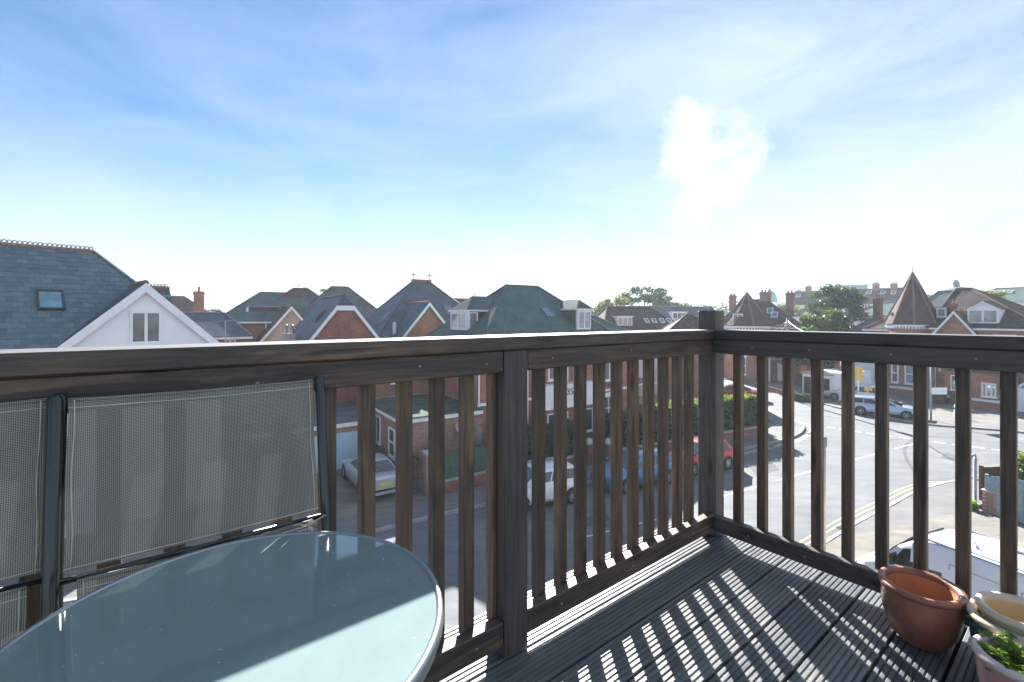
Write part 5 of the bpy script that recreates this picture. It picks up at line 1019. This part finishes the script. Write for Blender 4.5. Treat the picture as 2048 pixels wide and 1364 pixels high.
# white panel van below the balcony
def van():
    az = -22; d = Vector((math.sin(R(az)), math.cos(R(az)))); w_ = Vector((d.y, -d.x)); e = Vector((10.68, 10.8)); Ln = 5.3; Wd = 1.95
    nose = e + d * 2.55; P = nose - d * (Ln / 2) + w_ * (.79)
    c = thing('panel_van', 'white panel van with ribbed roof parked on the drive below the balcony', 'van', (P.x, P.y, .1), R(90 - az)); H = 2.15; W2 = Wd / 2
    prof = [(-Ln / 2, H - .1, .80), (-Ln / 2 + .12, H - .02, .82), (-1.2, H + .02, .83), (.2, H + .02, .82), (.85, H - .04, .80), (1.05, H - .12, .785)]
    # box body
    V = []; xs = [(-Ln / 2, H - .08), (-Ln / 2 + .06, H - .01), (-1.4, H + .01), (.3, H + .01), (.95, H - .04), (1.2, H - .14)]
    for (x, z) in xs:
        half = [(W2 * .93, .28), (W2 * .985, .4), (W2, .8), (W2 * .985, 1.25), (W2 * .93, z - .22), (W2 * .87, z - .06), (W2 * .78, z), (0, z + .03)]
        V += [(x, y, zz) for y, zz in half] + [(x, -y, zz) for y, zz in half[-2::-1]]
    n = 15; k = len(xs); mb = MB(); mb.mesh(V, [(i * n + j, i * n + j + 1, (i + 1) * n + j + 1, (i + 1) * n + j) for i in range(k - 1) for j in range(n - 1)] + [tuple(range(n))[::-1], tuple((k - 1) * n + j for j in range(n))]); smooth_by_angle(mb.build('body', 'paint_white', c), 35)
    # cab: windscreen, bonnet, nose
    V = []; xs = [(1.2, H - .14, .80), (1.55, 1.72, .84), (1.95, 1.20, .90), (2.25, 1.08, .90), (2.5, .92, .84), (2.62, .70, .78), (2.65, .45, .76)]
    for (x, z, wt) in xs:
        half = [(W2 * .93, .28), (W2 * .99, .45), (W2 * .99 if x < 2.4 else W2 * .93, min(.8, z - .1)), (W2 * (wt + .06), z - .12), (W2 * wt, z - .02), (W2 * .5, z + .03), (0, z + .045)]
        V += [(x, y, zz) for y, zz in half] + [(x, -y, zz) for y, zz in half[-2::-1]]
    n = 13; k = len(xs); mb = MB(); mb.mesh(V, [(i * n + j, i * n + j + 1, (i + 1) * n + j + 1, (i + 1) * n + j) for i in range(k - 1) for j in range(n - 1)] + [tuple(range(n))[::-1], tuple((k - 1) * n + j for j in range(n))]); smooth_by_angle(mb.build('cab', 'paint_white', c), 50)
    MB().prism([(1.26, -.70, H - .15), (1.26, .70, H - .15), (1.93, .83, 1.26), (1.93, -.83, 1.26)], Vector((.03, 0, .03))).build('windscreen', 'car_glass', c)
    for s in (-1, 1):
        MB().prism([(.55, s * W2 * .985, 1.27), (1.62, s * W2 * .975, 1.27), (1.38, s * W2 * .90, 1.72), (1.12, s * W2 * .895, 1.84), (.55, s * W2 * .905, 1.84)], (0, s * .012, 0)).build('side_window', 'car_glass', c)
        for x0, x1 in ((-.75, .42), (-2.4, -.82)):
            dr = MB()
            for (xa, xb, za, zb_) in ((x0, x1, 1.79, 1.80), (x0, x0 + .012, .45, 1.8), (x1 - .012, x1, .45, 1.8), (x0, x1, 1.18, 1.19)): 
                ya = W2 * (.99 if zb_ < 1.3 else .945); dr.box(xa, xb, min(s * ya * .9, s * (ya + .006)), max(s * ya * .9, s * (ya + .006)), za, zb_)
            dr.build('door_seam', 'grey_pvc', c)
        MB().box(1.45, 1.62, min(s * 1.0, s * 1.24), max(s * 1.0, s * 1.24), 1.3, 1.62, bev=.03).build('wing_mirror', 'black_metal', c)
        MB().box(-2.4, 1.9, min(s * W2 * .97, s * (W2 + .012)), max(s * W2 * .97, s * (W2 + .012)), .62, .72).build('side_moulding', 'dark_plastic', c)
        MB().box(2.33, 2.58, min(s * .52, s * .84), max(s * .52, s * .84), .66, .86, bev=.02).build('headlight', 'lamp_clear', c)
        for x in (-1.55, 1.75):
            a = MB().lathe([(0, 0), (.40, 0), (.40, .1), (0, .1)], 28).build('wheel_arch', 'black_metal', c); a.location = (x, s * (W2 + .004), .36); a.rotation_euler = (R(90 * s), 0, 0); wheel(c, x, s * (W2 - .1), .34, s, .22, 6)
        MB().box(-2.55, 1.0, min(s * .775, s * .80), max(s * .775, s * .80), H - .03, H + .018).build('roof_channel', 'grey_pvc', c)
    for k in range(9): MB().box(-2.5, .25, -.64 + k * .16 - .03, -.64 + k * .16 + .03, H + .0, H + .048, bev=.012).build('roof_rib', 'paint_white', c)
    MB().tube([(.10, .42, H + .03), (.14, .40, H + .10), (.55, -.15, H + .12), (.6, -.2, H + .04)], .014, 6).build('roof_cable', 'grey_pvc', c)
    MB().box(-.55, -.1, -.3, -.27, H + .03, H + .09).build('roof_bracket', 'grey_pvc', c)
    for s in (-.45, .35): MB().tube([(1.95, s, 1.25), (1.72, s - .35, 1.52)], .012, 5).build('wiper', 'black_metal', c)
van()

# ------------------------------------------------------------------ street furniture
def pole_at(name, label, cat, P, r, h, mat, extra=None, lean_=0):
    t_ = thing(name, label, cat, (P[0], P[1], 0)); MB().tube([(0, 0, 0), (lean_, 0, h)], r, 10).build('pole', mat, t_, smooth=True)
    if extra: extra(t_)
    return t_
p_ = G(1649, 1118); pole_at('sign_post', 'tall cream painted post with grey cap beside the near kerb', 'post', p_, .045, 3.75, 'pot_cream', lambda t_: MB().lathe([(.05, 3.6), (.075, 3.66), (.07, 3.92), (0, 3.95)], 10).build('cap', 'grey_pvc', t_, smooth=True))
p_ = G(1951, 1012)
def hook(t_):
    MB().tube([(0, 0, 2.0), (-.02, 0, 2.12), (-.12, 0, 2.10), (-.16, 0, 2.0)], .035, 8).build('bracket', 'grey_pvc', t_, smooth=True); MB().tube([(-.06, 0, .05), (-.06, 0, 1.95)], .022, 8).build('conduit', 'white_paint', t_)
pole_at('bracket_post', 'short grey street post with hooked bracket by the brick pier', 'post', p_, .04, 2.02, 'grey_pvc', hook)
p_ = G(1862, 842)
def signplate(t_):
    MB().box(-.02, 1.15, -.06, -.03, 2.0, 2.5).build('sign_plate', 'white_paint', t_); MB().tube([(0, 0, 4.4), (0, -.5, 4.55), (0, -1.0, 4.5)], .04, 8).build('lamp_arm', 'grey_pvc', t_); MB().box(-.12, .12, -1.35, -.9, 4.42, 4.54).build('lamp_head', 'grey_pvc', t_)
pole_at('street_lamp', 'grey green street lamp post carrying a small white sign on villa forecourt', 'street lamp', p_, .06, 4.5, 'fence_teal', signplate)
p_ = G(1717, 812)
def board(t_):
    o = MB().box(-.30, .30, -.04, .0, 2.25, 3.35).build('sign_board', 'yellow_sign', t_); MB().box(-.50, -.32, -.02, .02, 2.3, 3.3).build('side_flap', 'timber_brown', t_)
b_ = pole_at('estate_agent_sign', 'bright yellow upright sign board on white post by the villa', 'sign', p_, .05, 3.3, 'white_paint', board); b_.rotation_euler = (0, 0, R(-42))
# telegraph pole and its cables
tp_ = PT(1575, 640, 44); tpo = thing('telegraph_pole', 'weathered telegraph pole with cable cluster above the junction', 'pole', (tp_.x, tp_.y, 0))
MB().tube([(0, 0, 0), (0, 0, 7.7)], [.14, .10], 10).build('shaft', 'stone_grey', tpo, smooth=True); MB().box(-.22, .22, -.15, .15, 6.7, 7.3, bev=.03).build('junction_box', 'grey_pvc', tpo)
plain('cable_grey', (.55, .56, .56), .5)
for i, (px, py, Y) in enumerate(((1525, 659, 40), (1545, 662, 36), (1440, 660, 52), (1640, 664, 34), (1655, 665, 33), (1730, 668, 40))):
    e = PT(px, py, Y); a = Vector((tp_.x, tp_.y, 7.5 - .12 * (i % 3))); d = e - a; e = a + d * 1.05; path = [a.lerp(e, k / 10) + Vector((0, 0, -.45 * math.sin(math.pi * k / 10))) for k in range(11)]
    o = MB().tube(path, .016, 5).build('overhead_cable', 'cable_grey'); tag(o, 'pale overhead cable running from the telegraph pole to the houses', 'cable', 'overhead cables from the telegraph pole')
# wheelie bins
bm_ = None
def bin_(P, label, rz, mat='dark_plastic'):
    t_ = thing('wheelie_bin', label, 'bin', (P[0], P[1], 0), rz, 'wheelie bins by the villa')
    mb = MB(); mb.mesh([(-.22, -.25, .06), (.22, -.25, .06), (.22, .25, .06), (-.22, .25, .06), (-.29, -.34, .98), (.29, -.34, .98), (.29, .34, .98), (-.29, .34, .98)], [(3, 2, 1, 0), (0, 1, 5, 4), (1, 2, 6, 5), (2, 3, 7, 6), (3, 0, 4, 7), (4, 5, 6, 7)]); mb.build('body', mat, t_)
    MB().box(-.31, .31, -.37, .38, .985, 1.06, bev=.025).build('lid', mat, t_); MB().tube([(-.2, .42, 1.0), (.2, .42, 1.0)], .02, 6).build('handle', mat, t_)
    for s in (-.24, .24): q = MB().lathe([(0, -.03), (.1, -.03), (.1, .03), (0, .03)], 12).build('wheel', 'tyre', t_); q.location = (s, .27, .1); q.rotation_euler = (0, R(90), 0)
for px, py in ((1870, 806), (1884, 808), (1910, 810), (1945, 812)): bin_(G(px, py), 'dark grey wheelie bin standing against the brick wing of the villa', R(-55 + px % 7))
# white bollard
p_ = G(1911, 834); t_ = thing('bollard', 'short white bollard at the edge of the villa forecourt', 'bollard', (p_.x, p_.y, 0)); MB().lathe([(.09, 0), (.09, .85), (.06, .95), (0, .97)], 12).build('body', 'white_paint', t_, smooth=True); MB().lathe([(.092, .62), (.092, .74)], 12).build('band', 'black_metal', t_)

# ------------------------------------------------------------------ walls, fences, gates
def brickwork(name, label, cat, P0, P1, h, th, mat='brick_red', cope='stone_grey', ch=.06):
    d = Vector((P1[0] - P0[0], P1[1] - P0[1])); L_ = d.length; t_ = thing(name, label, cat, (P0[0], P0[1], 0), math.atan2(d.y, d.x)); MB().box(0, L_, -th / 2, th / 2, 0, h).build('wall', mat, t_)
    if cope: MB().box(-.03, L_ + .03, -th / 2 - .03, th / 2 + .03, h + .001, h + ch).build('coping', cope, t_)
    return t_
def boards(name, label, P0, P1, h, mat, bw=.145, posts=1.8, z0=0, scallop=0, coped=None):
    d = Vector((P1[0] - P0[0], P1[1] - P0[1])); L_ = d.length; t_ = thing(name, label, 'fence', (P0[0], P0[1], z0), math.atan2(d.y, d.x)); n = int(L_ / bw)
    for k in range(n):
        u = (k * bw % posts) / posts; hh = h + (scallop * math.sin(u * math.pi) if scallop else random.uniform(-.01, .01)); MB().box(k * bw, k * bw + bw - .008, -.012 + (k % 2) * .008, .010 + (k % 2) * .008, .03, hh).build('board', mat, t_)
    for k in range(int(L_ / posts) + 1): MB().box(k * posts - .05, k * posts + .05, .02, .12, 0, h + .05).build('post', mat, t_)
    for z in (.35, h - .3): MB().box(0, L_, .02, .07, z, z + .08).build('rail', mat, t_)
    return t_
a = G(886, 988); b = G(1010, 958); brickwork('garden_wall', 'low red brick wall under the green fence opposite', 'wall', a, b, .55, .24); boards('close_board_fence', 'dark green close boarded fence on the low brick wall', a, b, 1.15, 'fence_green', .16, 1.9, .612)
a = G(862, 992); t_ = brickwork('rendered_pier', 'thick pinkish rendered pier beside the silver saloon drive', 'pier', (a.x - .35, a.y + .25), (a.x + .35, a.y + .65), 1.75, .5, 'brick_pink', 'stone_grey', .1)
# iron gate
a = G(838, 990); b = fh.xy(-4.45, -.3); gt = thing('iron_gate', 'black iron railing gate between pier and annexe', 'gate', (a.x, a.y, 0), math.atan2(b.y - a.y, b.x - a.x)); lg = (b - Vector((a.x, a.y))).length
for k in range(int(lg / .13) + 1): MB().tube([(k * .13, 0, .05), (k * .13, 0, 1.75 + .06 * (k % 2))], .012, 5).build('bar', 'black_metal', gt)
for z in (.15, 1.55): MB().box(0, lg, -.015, .015, z, z + .04).build('rail', 'black_metal', gt)
for px, lab in ((1178, 'brick gate pier with pale pointed cap, the one nearer the small white car'), (1216, 'brick gate pier with pale pointed cap, the one nearer the blue car')):
    p_ = G(px, 930); t_ = thing('gate_pier', lab, 'pier', (p_.x, p_.y, 0), fh.rz); MB().box(-.22, .22, -.22, .22, 0, 1.15).build('shaft', 'brick_red', t_); MB().mesh([(-.29, -.29, 1.15), (.29, -.29, 1.15), (.29, .29, 1.15), (-.29, .29, 1.15), (-.29, -.29, 1.23), (.29, -.29, 1.23), (.29, .29, 1.23), (-.29, .29, 1.23), (0, 0, 1.45)], [(3, 2, 1, 0), (0, 1, 5, 4), (1, 2, 6, 5), (2, 3, 7, 6), (3, 0, 4, 7), (4, 5, 8), (5, 6, 8), (6, 7, 8), (7, 4, 8)]).build('cap', 'stone_grey', t_)
brickwork('garden_wall', 'low red brick wall beneath the corner hedge', 'wall', G(1225, 923), G(1532, 868), .55, .24)
brickwork('garden_wall', 'low red brick wall in front of the ivy hedge by the small white car', 'wall', G(1012, 957), G(1168, 932), .55, .24)
brickwork('garden_wall', 'sunlit pale wall with white coping behind the corner hedge', 'wall', (10.5, 44.5), (15.5, 47.2), 1.1, .22, 'cream_render', 'white_paint', .1)
brickwork('garden_wall', 'low brick wall before the shaded villa forecourt', 'wall', G(1536, 781), G(1598, 800), .45, .24)
# near right: brick pier laid brick by brick, teal gate fence, brown fence and hedge behind
pa = G(1966, 1027); t_ = thing('brick_pier', 'small red brick wall end beside the teal fence', 'pier', (pa.x, pa.y, 0), R(-62)); MB().box(.004, .52, -.10, .10, 0, .92).build('mortar_core', 'stone_grey', t_)
bmd = MB().box(0, .215, -.1075, .1075, 0, .065, bev=.004).data('brick', 'terracotta')
for r in range(12):
    for k in range(-1, 3):
        x = k * .226 + (.113 if r % 2 else 0)
        if -.02 < x < .42: o = link('brick', bmd, t_); o.location = (x, random.uniform(-.003, .003), r * .076 + .006)
MB().box(-.03, .57, -.14, .14, .921, .98).build('coping', 'stone_grey', t_)
boards('teal_fence', 'pale teal boarded fence with curved tops beyond the van', G(1972, 1030), (21.2, 12.6), 1.55, 'fence_teal', .15, 1.83, 0, .14)
boards('brown_fence', 'weathered brown fence running back behind the teal fence', G(1966, 1006), (25.5, 19.9), 1.5, 'timber_brown', .13, 1.8)

# ------------------------------------------------------------------ foliage
def leaves(name, pts, size, mat, parent, flat=.0, aspect=.55):
    n = len(pts); rngv = np.random.normal(size=(n, 3)); rngv /= np.linalg.norm(rngv, axis=1)[:, None]; t2 = np.random.normal(size=(n, 3)); t2 -= (t2 * rngv).sum(1)[:, None] * rngv; t2 /= np.linalg.norm(t2, axis=1)[:, None]
    sz = size * np.random.uniform(.6, 1.35, n)[:, None]; a = rngv * sz; b = t2 * sz * aspect
    V = np.concatenate([pts - a, pts - b * .9 + a * .1, pts + a, pts + b * .9 + a * .1], 1).reshape(-1, 3); me = bpy.data.meshes.new(name); me.vertices.add(4 * n); me.vertices.foreach_set('co', V.ravel()); me.loops.add(4 * n); me.loops.foreach_set('vertex_index', np.arange(4 * n)); me.polygons.add(n); me.polygons.foreach_set('loop_start', np.arange(n) * 4); me.polygons.foreach_set('loop_total', np.full(n, 4)); me.materials.append(M[mat]); me.update(); me.validate()
    return link(name, me, parent)
def blobpts(blobs, n, shell=.55):
    v = np.array([b[3] * b[4] * b[5] for b in blobs]); ks = np.random.choice(len(blobs), n, p=v / v.sum()); d = np.random.normal(size=(n, 3)); d /= np.linalg.norm(d, axis=1)[:, None]; r = (shell + (1 - shell) * np.random.rand(n) ** .7)[:, None] * (1 + .12 * np.random.normal(size=(n, 1)))
    B = np.array(blobs); return B[ks, :3] + d * r * B[ks, 3:6]
def tree(name, label, P, h, crown, n, size, mat, trunk_r=.18, clumps=26, loose=1.0, limbs=7, seed=1, zb=.35, up=1.0):
    """tapered trunk, limbs reaching to clumps of leaves scattered through an uneven crown"""
    np.random.seed(seed); rn = random.Random(seed); t_ = thing(name, label, 'tree', (P[0], P[1], 0)); cx, cy, cz, rx, ry, rz_ = crown; bl = []
    while len(bl) < clumps:
        d = np.random.normal(size=3); d /= np.linalg.norm(d); rr = rn.random() ** .45; p = (cx + d[0] * rx * rr, cy + d[1] * ry * rr, cz + d[2] * rz_ * rr * up)
        s = rn.uniform(.22, .42) * loose; bl.append((*p, rx * s, ry * s, rz_ * s * .8))
    tk = MB(); tk.tube([(0, 0, 0), (.1, 0, h * .3), (cx * .5, cy * .5, cz * .75), (cx, cy, cz + rz_ * .4)], [trunk_r, trunk_r * .8, trunk_r * .5, trunk_r * .15], 9); o = tk.build('trunk', 'bark', t_, smooth=True)
    for b in bl[:limbs * 2]: MB().tube([(cx * .4, cy * .4, cz * .62), ((b[0] + cx * .4) / 2, (b[1] + cy * .4) / 2, (b[2] + cz * .62) / 2 - .1), b[:3]], [trunk_r * .4, trunk_r * .25, trunk_r * .08], 6).build('limb', 'bark', t_, smooth=True)
    leaves('crown', blobpts(bl, n, .35), size, mat, t_); return t_
def at(px, py, Y): return PT(px, py, Y)
p = at(1300, 600, 95); tree('broadleaf_tree', 'open crowned dark tree rising above the rooflight house', p, 12, (-1.5, 0, p.z - .3, 5.2, 3, 3.6), 2600, .32, 'leaf_dark', .3, 26, .8, seed=4)
p = at(1334, 606, 96); tree('broadleaf_tree', 'lower spreading green tree right of the open crowned tree', p, 10, (0, 0, p.z - .6, 3.4, 3, 2.2), 2000, .30, 'leaf_mid', .25, 18, 1.0, seed=9)
p = at(1222, 612, 90); tree('broadleaf_tree', 'sunny yellow green round tree behind the dormer house', p, 9, (0, 0, p.z - .6, 3.0, 2.5, 2.2), 2200, .26, 'leaf_yellow', .2, 14, 1.2, seed=11)
p = at(1195, 618, 92); tree('broadleaf_tree', 'small dark tree beside the yellow green tree', p, 8, (0, 0, p.z - .9, 2.2, 2, 1.7), 1200, .25, 'leaf_dark', .2, 10, 1.2, seed=12)
p = at(640, 588, 70); tree('broadleaf_tree', 'fresh green tree top showing between plum and grey roofs', p, 11, (0, 0, p.z - .2, 2.9, 2, 1.5), 750, .24, 'leaf_leafy' if 'leaf_leafy' in M else 'leaf_yellow', .2, 12, .7, seed=15)
p = at(770, 616, 75); tree('broadleaf_tree', 'sparse tree tip between the grey roof and the cross finials', p, 9, (0, 0, p.z - .9, 1.2, 1, 1.6), 420, .22, 'leaf_dark', .15, 7, .9, seed=17)
p = at(422, 620, 75); tree('broadleaf_tree', 'dark tree tip beside the tall brick chimney stack', p, 9, (0, 0, p.z - .9, 1.6, 1, 1.9), 500, .22, 'leaf_dark', .15, 7, .9, seed=18)
p = at(1663, 634, 60); tree('conifer_tree', 'large dense dark evergreen tree behind the white shed', p, 13, (.2, 0, 8.2, 3.5, 3.0, 3.5), 9500, .20, 'leaf_conifer', .3, 70, .72, seed=21)
p = at(1640, 655, 55); tree('broadleaf_tree', 'lighter green shrub tree growing against the large evergreen', p, 8, (0, 0, 6.6, 2.4, 2, 2.6), 3600, .19, 'leaf_mid', .2, 26, .9, seed=22)
p = at(1615, 665, 52); tree('broadleaf_tree', 'small yellow green bush beside the telegraph pole', p, 6, (0, 0, 5.9, 1.2, 1, 1.2), 1200, .16, 'leaf_fresh', .12, 10, 1.1, seed=23)
p = at(1572, 618, 104); tree('broadleaf_tree', 'yellow green garden tree below the far terrace', p, 10, (0, 0, 9.2, 3.4, 2, 1.6), 1700, .26, 'leaf_yellow', .2, 14, 1.1, seed=24)
p = at(1610, 628, 100); tree('broadleaf_tree', 'dark hedge tree under the far terrace windows', p, 9, (0, 0, 8.2, 5.0, 2, 1.3), 1700, .26, 'leaf_dark', .2, 16, 1.0, seed=25)
p = at(1975, 595, 76); tree('broadleaf_tree', 'bright yellow green tree behind the villa white dormer', p, 11, (0, 0, 10.8, 3.0, 2, 1.2), 1700, .24, 'leaf_yellow', .2, 14, 1.1, seed=26)
p = at(1625, 725, 54); tree('broadleaf_tree', 'shaded garden tree behind the white shed roof', p, 6, (0, 0, 3.4, 4.2, 2, 1.9), 3200, .2, 'leaf_dark', .2, 22, 1.0, seed=27)
# far wood on the skyline
np.random.seed(31); bl = [(x, 190 + 10 * math.sin(x), 9.5 + 1.2 * math.sin(x * .31) + .7 * math.sin(x * .9), 6, 5, 3.6) for x in range(35, 115, 4)]
o = leaves('far_woodland', blobpts(bl, 7000, .5), .55, 'leaf_dark', None); stuff(o); o['label'] = 'distant dark belt of trees on the skyline'; o['category'] = 'trees'
def hedge(name, label, P0, P1, h, th, n, size, mat, z0=0, core='leaf_dark', top=None):
    d = Vector((P1[0] - P0[0], P1[1] - P0[1])); L_ = d.length; t_ = thing(name, label, 'hedge', (P0[0], P0[1], z0), math.atan2(d.y, d.x)); MB().box(.12, L_ - .12, -th / 2 + .14, th / 2 - .14, 0, h - .15).build('branches', core, t_)
    u = np.random.rand(n); pts = np.zeros((n, 3)); f_ = np.random.rand(n); A = [th * L_, h * L_, h * L_, h * th, h * th]; A = np.cumsum(np.array(A) / sum(A))
    x = np.random.rand(n) * L_; y = (np.random.rand(n) - .5) * th; z = np.random.rand(n) * h; wob = .10 * np.sin(x * 2.1) + .07 * np.sin(x * 5.3 + 1) + .05 * np.sin(z * 6)
    e = np.random.normal(size=n) * .05; i = f_ < A[0]; z[i] = h + wob[i] + e[i]; i = (f_ >= A[0]) & (f_ < A[1]); y[i] = -th / 2 + wob[i] + e[i]; i = (f_ >= A[1]) & (f_ < A[2]); y[i] = th / 2 + wob[i] + e[i]; i = (f_ >= A[2]) & (f_ < A[3]); x[i] = e[i]; i = f_ >= A[3]; x[i] = L_ + e[i]
    leaves('foliage', np.stack([x, y, z], 1), size, mat, t_)
    if top: k = n // 3; leaves('sunlit_top_leaves', np.stack([np.random.rand(k) * L_, (np.random.rand(k) - .5) * th, h + .05 + np.abs(np.random.normal(size=k)) * .09], 1), size, top, t_)  # yellow leaves along the top paint sunlight into the foliage colour
    return t_
off = fh.v * .75
def shift(P, k=.75): return (P[0] + fh.v.x * k, P[1] + fh.v.y * k)
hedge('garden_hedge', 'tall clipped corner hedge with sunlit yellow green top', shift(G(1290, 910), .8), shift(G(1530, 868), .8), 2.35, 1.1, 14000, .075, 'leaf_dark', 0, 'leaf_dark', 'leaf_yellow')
hedge('garden_hedge', 'shaded ivy hedge in front of the dormer house bay', shift(G(1015, 957), .6), shift(G(1165, 931), .6), 2.15, .8, 8000, .075, 'leaf_ivy', 0, 'leaf_dark')
hedge('garden_hedge', 'dark clipped hedge between gate pier and corner hedge', shift(G(1228, 921), .7), shift(G(1290, 910), .7), 2.2, .8, 5000, .075, 'leaf_ivy', 0, 'leaf_dark')
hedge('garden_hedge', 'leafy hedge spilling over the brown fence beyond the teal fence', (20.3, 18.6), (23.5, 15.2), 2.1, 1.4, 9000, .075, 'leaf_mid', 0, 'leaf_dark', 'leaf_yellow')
hedge('garden_hedge', 'low rough verge planting by the junction wall', G(1585, 800), G(1640, 806), .5, .5, 2200, .07, 'leaf_mid')
p = G(1945, 1025); np.random.seed(40); t_ = thing('weed_clump', 'bright yellow green weed clump at the foot of the brick pier', 'plant', (p.x, p.y, 0)); leaves('leaves', blobpts([(0, 0, .22, .2, .2, .22), (.12, .05, .3, .15, .15, .15)], 420, .3), .055, 'leaf_fresh', t_); MB().tube([(0, 0, 0), (.02, 0, .3)], .01, 5).build('stem', 'bark', t_)
p = fh.xy(-5.2, .6); np.random.seed(41); t_ = thing('wispy_shrub', 'wispy pale shrub between garage and annexe', 'shrub', (p.x, p.y, 0)); leaves('leaves', blobpts([(0, 0, .9, .7, .6, .6), (-.4, .5, .7, .5, .5, .5)], 1500, .3), .07, 'leaf_mid', t_); MB().tube([(0, 0, 0), (0, 0, .9)], .03, 5).build('stem', 'bark', t_)
# ------------------------------------------------------------------ summer haze lying over the street and roofs
hz = MB().box(-640, 640, -240, 1040, -1.0, 21.0).build('haze', M['kerb']); hz.data.materials.clear()
hm = bpy.data.materials.new('haze_air'); hm.use_nodes = True; t = hm.node_tree
for n in list(t.nodes): t.nodes.remove(n)
mo = t.nodes.new('ShaderNodeOutputMaterial'); pv = t.nodes.new('ShaderNodeVolumePrincipled'); pv.inputs['Color'].default_value = (.82, .91, 1, 1); pv.inputs['Density'].default_value = .00055; pv.inputs['Anisotropy'].default_value = .25
t.links.new(pv.outputs[0], mo.inputs['Volume']); hz.data.materials.append(hm); stuff(hz); hz['label'] = 'thin pale summer haze over the street and roofs'; hz['category'] = 'haze'
